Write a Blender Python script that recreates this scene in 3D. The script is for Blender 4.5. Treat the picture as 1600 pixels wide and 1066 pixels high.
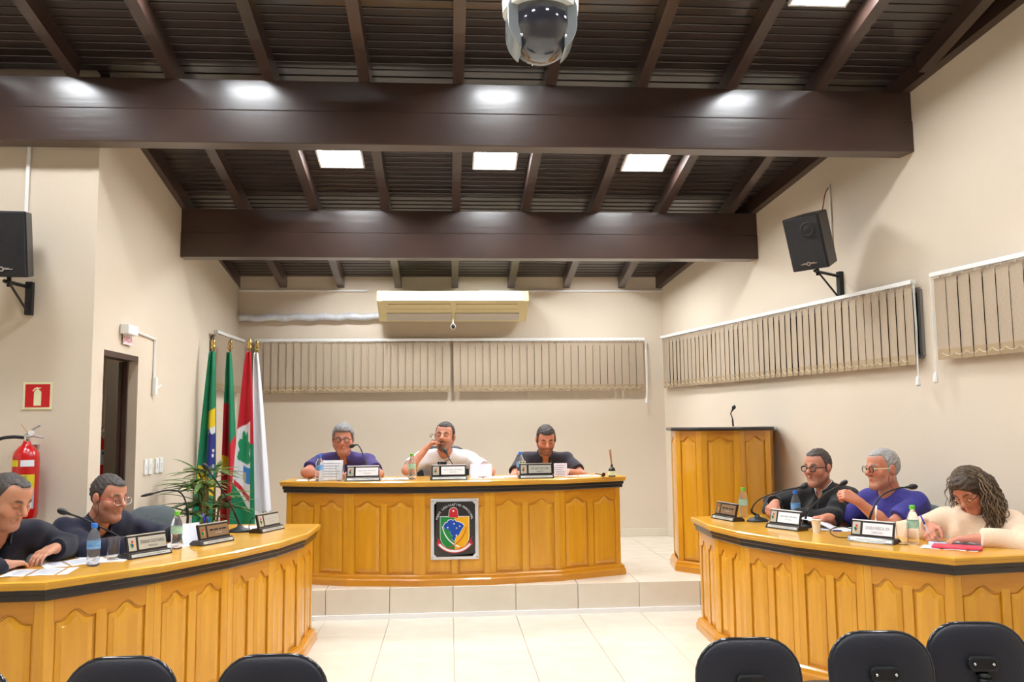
import bpy, math, random
import numpy as np
from mathutils import Vector, Matrix
for o in list(bpy.data.objects): bpy.data.objects.remove(o, do_unlink=True)
random.seed(7); np.random.seed(7)
SC = bpy.context.scene
COL = SC.collection
# ---------------------------------------------------------------- camera, world, exposure
cam_d = bpy.data.cameras.new('camera'); cam = bpy.data.objects.new('camera', cam_d); COL.objects.link(cam)
cam_d.sensor_width = 36.0; cam_d.lens = 36.0 * 1330 / 1600; cam_d.clip_start = 0.05
YAW, PITCH, ROLL = math.radians(4.3), math.radians(5.5), math.radians(-0.62)
_f = Vector((math.sin(YAW) * math.cos(PITCH), math.cos(YAW) * math.cos(PITCH), math.sin(PITCH)))
_r = Vector((math.cos(YAW), -math.sin(YAW), 0)); _u = _r.cross(_f)
_r2 = math.cos(ROLL) * _r + math.sin(ROLL) * _u; _u2 = -math.sin(ROLL) * _r + math.cos(ROLL) * _u
cam.matrix_world = Matrix(((_r2.x, _u2.x, -_f.x, 0), (_r2.y, _u2.y, -_f.y, 0), (_r2.z, _u2.z, -_f.z, 1.5), (0, 0, 0, 1)))
SC.camera = cam
w = bpy.data.worlds.new('night'); SC.world = w; w.use_nodes = True
w.node_tree.nodes['Background'].inputs[0].default_value = (0.02, 0.025, 0.04, 1)
w.node_tree.nodes['Background'].inputs[1].default_value = 0.3
SC.view_settings.view_transform = 'Standard'; SC.view_settings.look = 'None'
SC.view_settings.gamma = 1.0; SC.view_settings.use_curve_mapping = False
SC.view_settings.exposure = 0.2
LAMP = 92.0          # radiance of the ceiling light panels

# ---------------------------------------------------------------- helpers
def lin(c): c /= 255.0; return c / 12.92 if c <= 0.04045 else ((c + 0.055) / 1.055) ** 2.4
def rgb(r, g, b): return (lin(r), lin(g), lin(b), 1)
MATS = {}
def mat(name, c, rough=0.5, metal=0.0, spec=0.5, coat=0.0, coat_r=0.1, trans=0.0, ior=1.45, emit=None, noise=None, bump=None, attr=None, sheen=0.0, alpha=1.0):
    """noise=(scale xyz, second colour, detail); bump=(scale xyz, strength)"""
    m = bpy.data.materials.new(name); m.use_nodes = True; nt = m.node_tree; b = nt.nodes['Principled BSDF']
    b.inputs['Base Color'].default_value = c; b.inputs['Roughness'].default_value = rough
    b.inputs['Metallic'].default_value = metal; b.inputs['Specular IOR Level'].default_value = spec
    b.inputs['Coat Weight'].default_value = coat; b.inputs['Coat Roughness'].default_value = coat_r
    b.inputs['Transmission Weight'].default_value = trans; b.inputs['IOR'].default_value = ior
    b.inputs['Sheen Weight'].default_value = sheen; b.inputs['Alpha'].default_value = alpha
    if emit:
        b.inputs['Emission Color'].default_value = emit[0]; b.inputs['Emission Strength'].default_value = emit[1]
    def tex(sc, det):
        tc = nt.nodes.new('ShaderNodeTexCoord'); mp = nt.nodes.new('ShaderNodeMapping'); nz = nt.nodes.new('ShaderNodeTexNoise')
        mp.inputs['Scale'].default_value = sc; nz.inputs['Scale'].default_value = 1.0; nz.inputs['Detail'].default_value = det
        nt.links.new(tc.outputs['Object'], mp.inputs['Vector']); nt.links.new(mp.outputs['Vector'], nz.inputs['Vector'])
        return nz
    if attr:
        a = nt.nodes.new('ShaderNodeAttribute'); a.attribute_name = attr
        nt.links.new(a.outputs['Color'], b.inputs['Base Color'])
    if noise:
        nz = tex(noise[0], noise[2] if len(noise) > 2 else 4.0)
        rp = nt.nodes.new('ShaderNodeValToRGB'); rp.color_ramp.elements[0].position = 0.3; rp.color_ramp.elements[1].position = 0.7
        rp.color_ramp.elements[0].color = c; rp.color_ramp.elements[1].color = noise[1]
        nt.links.new(nz.outputs['Fac'], rp.inputs['Fac']); nt.links.new(rp.outputs['Color'], b.inputs['Base Color'])
    if bump:
        nz = tex(bump[0], 3.0); bp = nt.nodes.new('ShaderNodeBump'); bp.inputs['Strength'].default_value = bump[1]; bp.inputs['Distance'].default_value = 0.01
        nt.links.new(nz.outputs['Fac'], bp.inputs['Height']); nt.links.new(bp.outputs['Normal'], b.inputs['Normal'])
    MATS[name] = m
    return m
M_wall = mat('cream_paint', rgb(222, 208, 189), 0.75, spec=0.25, noise=((0.8, 0.8, 0.8), rgb(218, 203, 183)), bump=((160, 160, 160), 0.12))
M_tile = mat('cream_tile', rgb(228, 219, 203), 0.18, spec=0.5, noise=((5, 5, 5), rgb(221, 210, 192)))
M_grout = mat('grout', rgb(168, 152, 130), 0.8)
M_white = mat('white_plastic', rgb(238, 238, 236), 0.4)
M_whitetrim = mat('white_strip', rgb(245, 245, 245), 0.5)
M_dark = mat('dark_varnish', rgb(58, 43, 38), 0.30, spec=0.5, coat=0.45, coat_r=0.18, noise=((3, 3, 3), rgb(68, 50, 43)), bump=((2, 30, 30), 0.10))
M_plank = mat('dark_plank_varnish', rgb(44, 36, 34), 0.28, spec=0.5, coat=0.6, coat_r=0.09, noise=((2, 12, 12), rgb(55, 44, 40)))
M_honey = mat('honey_wood', rgb(224, 162, 38), 0.32, spec=0.5, coat=0.7, coat_r=0.10, noise=((22, 22, 2.2), rgb(211, 146, 27), 6), bump=((40, 40, 4), 0.04))
M_honeyrail = mat('honey_wood_crossgrain', rgb(212, 144, 26), 0.32, spec=0.5, coat=0.7, coat_r=0.10, noise=((4, 4, 30), rgb(200, 130, 20), 6))
M_honeytop = mat('honey_wood_top', rgb(220, 164, 48), 0.34, spec=0.5, coat=0.6, coat_r=0.13, noise=((5, 5, 5), rgb(208, 149, 37), 5))
M_black = mat('black_lacquer', rgb(36, 28, 26), 0.3, coat=0.5)
M_blackpl = mat('black_plastic', rgb(26, 27, 30), 0.42)
M_chairblack = mat('black_shell', rgb(42, 43, 52), 0.38, spec=0.5, bump=((120, 120, 120), 0.15))
M_grille = mat('speaker_grille', rgb(40, 40, 44), 0.55, noise=((140, 140, 140), rgb(22, 22, 26)), bump=((220, 220, 220), 0.5))
M_metal = mat('brushed_metal', rgb(200, 200, 205), 0.3, metal=1.0)
M_chrome = mat('chrome', rgb(225, 225, 228), 0.12, metal=1.0)
M_brass = mat('brass', rgb(205, 175, 110), 0.25, metal=1.0)
M_vane = mat('beige_blind_fabric', rgb(188, 171, 150), 0.85, spec=0.2, noise=((60, 60, 200), rgb(174, 157, 136)), bump=((250, 250, 250), 0.2))
M_vanehem = mat('beige_blind_hem', rgb(174, 152, 122), 0.85, spec=0.2)
M_bead = mat('bead_chain', rgb(222, 214, 190), 0.5)
M_winglass = mat('night_window_glass', rgb(18, 22, 28), 0.05, spec=0.6)
M_alu = mat('aluminium', rgb(150, 150, 150), 0.4, metal=0.8)
M_red = mat('extinguisher_red', rgb(200, 18, 20), 0.25, coat=0.6)
M_signred = mat('sign_red', rgb(205, 20, 30), 0.5)
M_signcream = mat('sign_cream', rgb(238, 236, 190), 0.5)
M_yellow = mat('yellow_label', rgb(222, 205, 40), 0.5)
M_grey = mat('grey_label', rgb(176, 182, 190), 0.5)
M_greyfab = mat('grey_chair_fabric', rgb(98, 106, 108), 0.9, noise=((90, 90, 90), rgb(84, 92, 95)))
M_leather = mat('black_leather', rgb(30, 30, 32), 0.4)
M_paper = mat('white_paper', rgb(240, 240, 245), 0.7)
M_paperlilac = mat('pale_paper', rgb(232, 222, 232), 0.7)
M_ink = mat('grey_ink', rgb(120, 120, 130), 0.8)
M_blackink = mat('black_ink', rgb(25, 22, 22), 0.6)
M_silver = mat('silver_plate', rgb(198, 196, 186), 0.35, metal=0.35)
M_bronze = mat('bronze_plate', rgb(150, 122, 92), 0.35, metal=0.4)
M_glass = mat('clear_glass', rgb(252, 254, 254), 0.01, trans=1.0, ior=1.4)
M_water = mat('bottle_plastic', rgb(250, 252, 255), 0.06, trans=0.92, ior=1.15)
M_lblblue = mat('blue_bottle_label', rgb(70, 140, 215), 0.4, noise=((30, 30, 60), rgb(150, 195, 235)))
M_lblgreen = mat('green_bottle_label', rgb(150, 205, 175), 0.4, noise=((30, 30, 60), rgb(190, 225, 205)))
M_capblue = mat('blue_cap', rgb(50, 120, 220), 0.4)
M_capgreen = mat('green_cap', rgb(110, 200, 60), 0.4)
M_foam = mat('white_foam', rgb(245, 243, 240), 0.6)
M_penblue = mat('blue_pen', rgb(40, 60, 190), 0.35)
M_pink = mat('red_folder', rgb(226, 70, 92), 0.45)
M_leaf = mat('palm_leaf', rgb(64, 96, 42), 0.45, noise=((8, 8, 8), rgb(96, 122, 58)))
M_stem = mat('palm_stem', rgb(140, 126, 72), 0.7, noise=((10, 10, 40), rgb(96, 88, 46)))
M_pot = mat('clay_pot', rgb(130, 84, 60), 0.7)
M_soil = mat('soil', rgb(60, 46, 36), 0.9)
M_acyellow = mat('aged_ac_plastic', rgb(222, 208, 160), 0.45)
M_acgrey = mat('ac_grille', rgb(200, 192, 180), 0.5)
M_doorwood = mat('dark_door_wood', rgb(66, 40, 34), 0.35, coat=0.4, noise=((20, 20, 2), rgb(56, 33, 28)))
M_cloth = mat('flag_cloth', rgb(255, 255, 255), 0.75, attr='Col', sheen=0.2)
M_led = mat('led_diffuser', rgb(255, 255, 255), 0.5, emit=((0.93, 0.97, 1.0, 1), LAMP))
M_domeglass = mat('smoked_dome', rgb(60, 62, 72), 0.06, spec=0.8, coat=1.0, coat_r=0.02)
M_domegrey = mat('dome_grey', rgb(150, 158, 162), 0.25, coat=0.5)
M_plred = mat('emblem_red', rgb(205, 35, 45), 0.4)
M_plgreen = mat('emblem_green', rgb(20, 140, 60), 0.4)
M_plyellow = mat('emblem_yellow', rgb(245, 185, 20), 0.4)
M_plblue = mat('emblem_blue', rgb(15, 75, 180), 0.4)
M_plblack = mat('plaque_black', rgb(38, 36, 38), 0.2, coat=0.6)

def link(o, parent=None):
    COL.objects.link(o)
    if parent is not None: o.parent = parent
    return o
def tag(o, label=None, cat=None, group=None, kind=None):
    if label: o['label'] = label
    if cat: o['category'] = cat
    if group: o['group'] = group
    if kind: o['kind'] = kind
    return o
def empty(name, loc=(0, 0, 0), rz=0.0, label=None, cat=None, group=None, parent=None, kind=None):
    o = bpy.data.objects.new(name, None); o.empty_display_size = 0.1
    o.location = loc; o.rotation_euler = (0, 0, rz); link(o, parent)
    return tag(o, label, cat, group, kind)

class MB:
    def __init__(s): s.v = []; s.f = []; s.m = []
    def add(s, vs, fs, mi=0):
        n = len(s.v); s.v += [tuple(p) for p in vs]
        s.f += [tuple(i + n for i in f) for f in fs]; s.m += [mi] * len(fs); return s
    def box(s, c, d, mi=0, R=None):
        vs = []
        for sx in (-.5, .5):
            for sy in (-.5, .5):
                for sz in (-.5, .5):
                    p = Vector((sx * d[0], sy * d[1], sz * d[2]))
                    if R is not None: p = R @ p
                    vs.append(p + Vector(c))
        return s.add(vs, [(0, 1, 3, 2), (4, 6, 7, 5), (0, 4, 5, 1), (2, 3, 7, 6), (0, 2, 6, 4), (1, 5, 7, 3)], mi)
    def prism(s, pts, a, b, mi=0, f=None):
        """2D polygon pts extruded between a and b; f maps (u,v,w)->xyz"""
        f = f or (lambda u, v, w: (u, v, w)); n = len(pts)
        vs = [f(u, v, a) for u, v in pts] + [f(u, v, b) for u, v in pts]
        fs = [tuple(range(n))[::-1], tuple(range(n, 2 * n))] + [(i, (i + 1) % n, n + (i + 1) % n, n + i) for i in range(n)]
        return s.add(vs, fs, mi)
    def lathe(s, prof, n=20, o=(0, 0, 0), M=None, mi=0, cap=True):
        vs = []; fs = []
        for r, z in prof:
            for i in range(n):
                a = 2 * math.pi * i / n; p = Vector((r * math.cos(a), r * math.sin(a), z))
                if M is not None: p = M @ p
                vs.append(p + Vector(o))
        for j in range(len(prof) - 1):
            for i in range(n):
                k = (i + 1) % n; fs.append((j * n + i, j * n + k, (j + 1) * n + k, (j + 1) * n + i))
        if cap:
            if prof[0][0] > 1e-5: fs.append(tuple(range(n))[::-1])
            if prof[-1][0] > 1e-5: fs.append(tuple(range((len(prof) - 1) * n, len(prof) * n)))
        return s.add(vs, fs, mi)
    def tube(s, path, r, n=8, mi=0, cap=True):
        P = [Vector(p) for p in path]; rs = r if hasattr(r, '__len__') else [r] * len(P)
        vs = []; fs = []; t0 = (P[1] - P[0]).normalized()
        up = Vector((0, 0, 1)) if abs(t0.z) < 0.9 else Vector((1, 0, 0)); a = t0.cross(up).normalized()
        for i, p in enumerate(P):
            t = (P[min(i + 1, len(P) - 1)] - P[max(i - 1, 0)]).normalized()
            a = (a - t * a.dot(t)).normalized(); b = t.cross(a)
            for j in range(n):
                q = 2 * math.pi * j / n; vs.append(p + (a * math.cos(q) + b * math.sin(q)) * rs[i])
        for i in range(len(P) - 1):
            for j in range(n):
                k = (j + 1) % n; fs.append((i * n + j, i * n + k, (i + 1) * n + k, (i + 1) * n + j))
        if cap: fs += [tuple(range(n))[::-1], tuple(range((len(P) - 1) * n, len(P) * n))]
        return s.add(vs, fs, mi)
    def ball(s, c, r, n=14, mi=0, sc=(1, 1, 1)):
        k = n // 2; pr = [(math.sin(math.pi * i / k), -math.cos(math.pi * i / k)) for i in range(k + 1)]
        pr[0] = (1e-4, -1); pr[-1] = (1e-4, 1)
        return s.lathe(pr, n, c, Matrix.Diagonal((r * sc[0], r * sc[1], r * sc[2])), mi)
    def xf(s, M): s.v = [tuple(M @ Vector(p)) for p in s.v]; return s
    def mesh(s, name, mats, smooth=False):
        me = bpy.data.meshes.new(name); me.from_pydata(s.v, [], s.f)
        for m in (mats if isinstance(mats, (list, tuple)) else [mats]): me.materials.append(m)
        me.polygons.foreach_set('material_index', s.m)
        if smooth: me.polygons.foreach_set('use_smooth', [True] * len(s.f))
        me.update(); return me
    def build(s, name, mats, parent=None, smooth=False, bevel=0.0, seg=2, loc=None, rz=None, sharp=None):
        me = s.mesh(name, mats, smooth or bool(sharp)); o = bpy.data.objects.new(name, me); link(o, parent)
        if loc is not None: o.location = loc
        if rz is not None: o.rotation_euler[2] = rz
        if sharp: me.set_sharp_from_angle(angle=math.radians(sharp))
        if bevel:
            b = o.modifiers.new('bevel', 'BEVEL'); b.width = bevel; b.segments = seg; b.limit_method = 'ANGLE'
        return o
def inst(src, parent=None, loc=(0, 0, 0), rz=0.0, scale=None):
    o = bpy.data.objects.new(src.name.split('.')[0], src); link(o, parent); o.location = loc; o.rotation_euler[2] = rz
    if scale: o.scale = scale
    return o
def copy_tree(o, parent=None):
    c = o.copy(); link(c, parent)
    if parent is not None: c.parent = parent
    for ch in list(o.children): copy_tree(ch, c)
    return c
def bez(pts, n=16):
    """Catmull-Rom through points"""
    P = [Vector(p) for p in pts]; P = [P[0] * 2 - P[1]] + P + [P[-1] * 2 - P[-2]]; out = []
    for i in range(1, len(P) - 2):
        for k in range(n):
            t = k / n; a, b, c, d = P[i - 1], P[i], P[i + 1], P[i + 2]
            out.append(0.5 * ((2 * b) + (c - a) * t + (2 * a - 5 * b + 4 * c - d) * t * t + (3 * b - a - 3 * c + d) * t ** 3))
    out.append(P[-2]); return out
def offset(path, d):
    """offset an open plan polyline to the right of travel, mitred"""
    P = [Vector(p).to_2d() for p in path]; out = []
    for i, p in enumerate(P):
        ns = []
        if i > 0: t = (p - P[i - 1]).normalized(); ns.append(Vector((t.y, -t.x)))
        if i < len(P) - 1: t = (P[i + 1] - p).normalized(); ns.append(Vector((t.y, -t.x)))
        n = sum(ns, Vector((0, 0))); n.normalize(); k = 1.0 / max(0.35, n.dot(ns[0]))
        out.append(p + n * d * k)
    return out
def sweep(mb, path, prof, mi=0):
    """profile points (outward, z) swept along a plan path"""
    rows = [[(q.x, q.y, z) for q in offset(path, wd)] for wd, z in prof]; n = len(path); m = len(prof)
    vs = [p for r in rows for p in r]
    fs = [(j * n + i, j * n + i + 1, ((j + 1) % m) * n + i + 1, ((j + 1) % m) * n + i) for j in range(m) for i in range(n - 1)]
    fs += [tuple(j * n for j in range(m)), tuple(j * n + n - 1 for j in range(m))[::-1]]
    mb.add(vs, fs, mi); return mb
TEXTQ = []
def text(body, size, M, key, xs=1.0):
    """queue flat lettering; key=(name, material, parent) letters with one key become one mesh part"""
    cu = bpy.data.curves.new('lettering', 'FONT'); cu.body = body; cu.size = size; cu.align_x = 'CENTER'; cu.align_y = 'CENTER'; cu.resolution_u = 2
    TEXTQ.append((cu, M @ Matrix.Diagonal((xs, 1, 1, 1)), key))
def flush_text():
    obs = []
    for cu, M, key in TEXTQ:
        o = bpy.data.objects.new('lettering', cu); COL.objects.link(o); obs.append(o)
    bpy.context.view_layer.update(); dg = bpy.context.evaluated_depsgraph_get(); groups = {}
    for o, (cu, M, key) in zip(obs, TEXTQ):
        me = bpy.data.meshes.new_from_object(o.evaluated_get(dg))
        g = groups.setdefault(id(key), (key, MB()))[1]
        g.add([M @ v.co for v in me.vertices], [tuple(p.vertices) for p in me.polygons]); bpy.data.meshes.remove(me)
    for o, (cu, M, key) in zip(obs, TEXTQ): bpy.data.objects.remove(o); bpy.data.curves.remove(cu)
    for key, g in groups.values():
        if g.f: g.build(key[0], key[1], key[2])
def basis(x, y, z, o): 
    return Matrix(((x[0], y[0], z[0], o[0]), (x[1], y[1], z[1], o[1]), (x[2], y[2], z[2], o[2]), (0, 0, 0, 1)))
def rotz(d): return math.atan2(-d[0], d[1])     # turns local +y into plan direction d
# ================================================================ the setting
ZP = 0.23; YE = 6.83; YB = 9.5; T = 0.492
TAN = math.tan(math.radians(12)); SLOPE = 0.2
def xr(y): return 2.44 + (YB - y) * TAN            # right wall
def zr(y): return 3.02 + SLOPE * (YB - y)          # rafter undersides
def xl(y): return -2.355 if y > 5.78 else -4.2
YR = -1.5                                           # ridge
fl = MB().box((0.3, 1.4, -0.06), (10.4, 11.0, 0.112)).build('floor', M_grout); tag(fl, 'cream square-tiled floor of the council hall', kind='structure')
tm = MB(); h = T / 2 - 0.0022; c = 0.0025
tm.add([(-h, -h, -.01), (h, -h, -.01), (h, h, -.01), (-h, h, -.01), (-h, -h, -c), (h, -h, -c), (h, h, -c), (-h, h, -c), (-h + c, -h + c, 0), (h - c, -h + c, 0), (h - c, h - c, 0), (-h + c, h - c, 0)],
       [(0, 1, 5, 4), (1, 2, 6, 5), (2, 3, 7, 6), (3, 0, 4, 7), (4, 5, 9, 8), (5, 6, 10, 9), (6, 7, 11, 10), (7, 4, 8, 11), (8, 9, 10, 11)])
tile = tm.mesh('tile', M_tile)
for j in range(14):
    y = YE - T * (j + 0.5)
    for i in range(-8, 9):
        x = 0.03 + T * (i + 0.5)
        if -3.95 < x < xr(y) - 0.05: inst(tile, fl, (x, y, 0))
pf = MB().box((0.3, (YE + YB) / 2 + 0.03, ZP / 2 - 0.006), (5.9, YB - YE - 0.03, ZP - 0.01)).build('platform', M_grout)
tag(pf, 'raised tiled platform under the main bench', kind='structure')
for j in range(6):
    y = YE + T * (j + 0.5)
    for i in range(-5, 7):
        x = 0.03 + T * (i + 0.5)
        if x + T / 2 < xr(y) + 0.3 and y + T / 2 < YB + 0.3: inst(tile, pf, (x, y, ZP))
rt = MB().add([(-h, 0, 0), (h, 0, 0), (h, 0, ZP - .004), (-h, 0, ZP - .004), (-h, .03, 0), (h, .03, 0), (h, .03, ZP - .004), (-h, .03, ZP - .004)],
              [(0, 1, 2, 3), (0, 3, 7, 4), (1, 5, 6, 2), (3, 2, 6, 7)]).mesh('riser_tile', M_tile)
for i in range(-5, 7): inst(rt, pf, (0.03 + T * (i + 0.5), YE - 0.001, 0.001))
o = MB().box((0.35, YE - 0.012, 0.018), (5.4, 0.02, 0.036)).build('trim_1', M_whitetrim); tag(o, 'white strip along the foot of the platform step', kind='structure')
def wall(name, p, q, z0, z1, th, label, m=M_wall):
    p = Vector(p); q = Vector(q); t = (q - p).normalized(); n = Vector((t.y, -t.x)) * th
    o = MB().prism([p, q, q + n, p + n], z0, z1).build(name, m); return tag(o, label, kind='structure')
wall('wall_back', (xr(YB) + .2, YB), (-2.6, YB), 0, 3.6, 0.15, 'cream back wall behind the main bench')
wall('wall_right', (xr(YB), YB), (xr(-5), -5), 0, 6, -0.15, 'cream angled right wall with high blinds')
wall('wall_left_front', (-4.25, 5.78), (-2.34, 5.78), 0, 4.3, -0.10, 'cream left wall carrying the fire extinguisher')
wall('wall_left_side', (-4.2, -5), (-4.2, 5.9), 0, 6, -0.15, 'cream side wall left of the seating')
wall('wall_rear', (-4.4, -4.6), (xr(-4.6) + .1, -4.6), 0, 6, 0.15, 'cream wall at the rear of the hall')
# left wall with the doorway
DY0, DY1, DZ = 5.97, 6.62, 2.03
dw = MB()
for a, b, z0, z1 in ((5.88, DY0, 0, 4.3), (DY0, DY1, DZ, 4.3), (DY1, 8.36, 0, 4.3)):
    dw.prism([(-2.34, a), (-2.34, b), (-2.44, b), (-2.44, a)], z0, z1)
o = dw.build('wall_left_door', M_wall); tag(o, 'cream left wall with the exit doorway', kind='structure')
wall('wall_left_back', (-2.34, 8.36), (-2.30, YB), 0, 3.6, -0.12, 'short cream wall behind the flags')
# corridor beyond the doorway
wall('wall_corridor', (-3.7, 5.9), (-3.7, 9.6), 0, 2.7, -0.1, 'pale corridor wall seen through the doorway')
wall('wall_corridor_end', (-3.8, 9.5), (-2.4, 9.5), 0, 2.7, -0.1, 'pale end wall of the corridor')
o = MB().box((-3.1, 7.76, 2.72), (1.3, 3.7, 0.04)).build('ceiling_corridor', M_wall); tag(o, 'corridor ceiling', kind='structure')
o = MB().box((-3.1, 7.76, -0.03), (1.3, 3.7, 0.06)).build('floor_corridor', M_tile); tag(o, 'corridor floor', kind='structure')
e_ = empty('ceiling_light', (-3.1, 7.6, 2.675), label='corridor ceiling light beyond the doorway', cat='ceiling light'); MB().box((0, 0, 0), (.22, .22, .016)).build('diffuser', mat('corridor_fill_light', rgb(255, 255, 255), .5, emit=((1, .97, .92, 1), 30.0)), e_); MB().box((0, 0, .014), (.25, .25, .014)).build('frame', M_white, e_)  # unseen fill lamp, added to brighten the corridor behind the doorway
d1 = empty('door_1', (-2.445, DY1, 0), kind='structure'); tag(d1, 'dark brown wooden door standing open in the exit doorway')
u = Vector((-math.sin(math.radians(28.6)), math.cos(math.radians(28.6)), 0)); n = Vector((u.y, -u.x, 0))
leaf = MB().prism([Vector((0, 0)), u.to_2d() * .64, u.to_2d() * .64 - n.to_2d() * .035, -n.to_2d() * .035], 0.01, 1.99).build('door_leaf', M_doorwood, d1, bevel=.003)
fr = MB().box((0.055, -0.325, DZ - 0.02), (0.10, 0.65, 0.04)).box((0.02, -0.012, 1.0), (0.03, 0.024, 2.0)).box((0.02, -0.638, 1.0), (0.03, 0.024, 2.0)).build('door_frame', M_doorwood, d1)
MB().tube([(u * .58 + n * .0), (u * .58 + n * .05), (u * .50 + n * .05)], 0.008).xf(Matrix.Translation((0, 0, 1.0))).build('door_handle', M_metal, d1, smooth=True)
# baseboards
def baseboard(name, p, q, label, z=ZP):
    p = Vector(p); q = Vector(q); t = (q - p).normalized(); n = Vector((t.y, -t.x)) * 0.012
    o = MB().prism([p, q, q + n, p + n], z, z + 0.085).build(name, M_tile, bevel=.003); tag(o, label, kind='structure')
baseboard('baseboard_back', (-2.3, YB), (xr(YB), YB), 'tile skirting along the back wall')
baseboard('baseboard_right', (xr(YB), YB), (xr(YE), YE), 'tile skirting along the right wall on the platform')
baseboard('baseboard_left', (-2.34, DY1 + .02), (-2.34, 8.36), 'tile skirting along the left wall')
o = MB().box((1.4, YB - .012, 2.985), (2.1, .024, .02)).build('trim_2', M_white); tag(o, 'thin white moulding high on the back wall right of the air conditioner', kind='structure')
o = MB().box((-1.6, YB - .012, 2.985), (1.4, .024, .02)).build('trim_3', M_white); tag(o, 'thin white moulding high on the back wall left of the air conditioner', kind='structure')
# ---------------- ceiling: base slab, planks, rafters, beams
th = math.atan(SLOPE); zb = lambda y: zr(y) + 0.125
ce = MB()
ce.add([(-4.4, YB + .1, zb(YB + .1) + .03), (6, YB + .1, zb(YB + .1) + .03), (6, YR, zb(YR) + .03), (-4.4, YR, zb(YR) + .03), (6, -5, zb(YR) - .7 + .03), (-4.4, -5, zb(YR) - .7 + .03)], [(0, 1, 2, 3), (3, 2, 4, 5)])
ceil = ce.build('ceiling', M_plank); tag(ceil, 'dark varnished timber ceiling sloping up from the back wall', kind='structure')
pw = 0.08; pm = MB()
sec = [(0, 0.012), (0.003, 0.0), (0.063, 0.0), (0.065, -0.003), (0.069, -0.006), (0.073, -0.006), (0.077, -0.003), (0.079, 0.012)]
pm.add([(x, s, z) for x in (-.5, .5) for s, z in sec], [tuple(range(8))[::-1], tuple(range(8, 16))] + [(i, i + 1, 9 + i, 8 + i) for i in range(7)])
plank = pm.mesh('plank', M_plank)
cs = math.cos(th); npl = int((YB - 2.6) / (pw * cs))
for i in range(npl):
    y = YB - i * pw * cs
    a, b = xl(y), xr(y)
    o = inst(plank, ceil, ((a + b) / 2, y, zb(y)), scale=((b - a), 1, 1)); o.rotation_euler = (-th, 0, 0); o.scale = ((b - a), -1, 1)
rafm = MB().box((0, -.5, .0625), (1, 1, .125)).mesh('rafter', M_dark)
def rafter(x, y0, y1, wd=0.075):
    L = (y0 - y1) / cs
    o = inst(rafm, ceil, (x, y0, zr(y0)), scale=(wd, L, 1)); o.rotation_euler = (-th, 0, 0)
for k in range(-7, 7):
    x = 0.075 + 0.632 * k
    y0 = YB - .002 if x < 2.40 else YB - (x - 2.40) / TAN - .2
    if x < -2.30: y0 = 5.6
    if x < -4.1 or y0 < 1: continue
    rafter(x, y0, 1.0)
rafter(-2.32, YB - .002, 5.75, 0.06)
# edge rafter following the angled right wall
p0, p1 = Vector((xr(YB) - .0, YB - .002)), Vector((xr(1.0), 1.0)); t = (p1 - p0).normalized(); nn = Vector((t.y, -t.x)) * 0.07
MB().add([(p0.x, p0.y, zr(YB)), (p1.x, p1.y, zr(1.)), (p1.x + nn.x, p1.y, zr(1.)), (p0.x + nn.x, p0.y, zr(YB))] + [(p0.x, p0.y, zr(YB) + .125), (p1.x, p1.y, zr(1.) + .125), (p1.x + nn.x, p1.y, zr(1.) + .125), (p0.x + nn.x, p0.y, zr(YB) + .125)],
         [(0, 1, 2, 3), (2, 6, 7, 3), (0, 4, 5, 1), (4, 7, 6, 5)]).build('rafter', M_dark, ceil)
def beam(y, x0, x1, zbot, ztop):
    zm = zbot + (ztop - zbot) * 0.52
    bm = MB().box(((x0 + x1) / 2, y + .07, (zbot + zm) / 2), (x1 - x0, .15, zm - zbot)).build('beam', M_dark, ceil, bevel=.006)
    MB().box(((x0 + x1) / 2, y + .074, (zm + ztop) / 2 + .001), (x1 - x0, .14, ztop - zm)).build('upper_timber', M_dark, bm, bevel=.004)
beam(5.6, -4.2, xr(5.6), 3.365, zr(5.6)); beam(7.55, -2.35, xr(7.55), 2.98, zr(7.55)); beam(3.65, -4.2, xr(3.65), 3.76, zr(3.65)); beam(1.7, -4.2, xr(1.7), 4.15, zr(1.7))
# ---------------- ceiling light panels
def led(x, y, label, s=0.335):
    e = empty('ceiling_light', (x, y, zb(y) - .012), label=label, cat='ceiling light', group='square white panels between the rafters'); e.rotation_euler = (-th if y > YR else th, 0, 0)
    MB().box((0, 0, 0), (s, s, .02)).build('diffuser', M_led, e)
    f = MB()
    for sx in (-1, 1): f.box((sx * (s / 2 + .008), 0, .0), (.016, s + .032, .026)).box((0, sx * (s / 2 + .008), .0), (s, .016, .026))
    f.build('frame', M_white, e)
led(-.87, 6.81, 'square ceiling light panel left of the three above the main bench'); led(.39, 6.81, 'square ceiling light panel in the middle above the main bench'); led(1.65, 6.81, 'square ceiling light panel right of the three above the main bench')
for x, s_ in ((-.87, 'left'), (.39, 'middle'), (1.65, 'right')): led(x, 8.55, 'square ceiling light panel behind the rear beam, ' + s_ + ' one of three')
led(2.28, 4.71, 'square ceiling light panel cut by the top edge at right'); led(-1.5, 4.71, 'square ceiling light panel just above the frame at left'); led(.39, 4.71, 'square ceiling light panel hidden above the dome camera'); led(-2.76, 4.71, 'square ceiling light panel nearest the left side wall')
for y in (2.9, .9):
    for x in (-2.76, -.87, 1.02, 2.92): led(x, y, 'square ceiling light panel over the audience seats')
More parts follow.
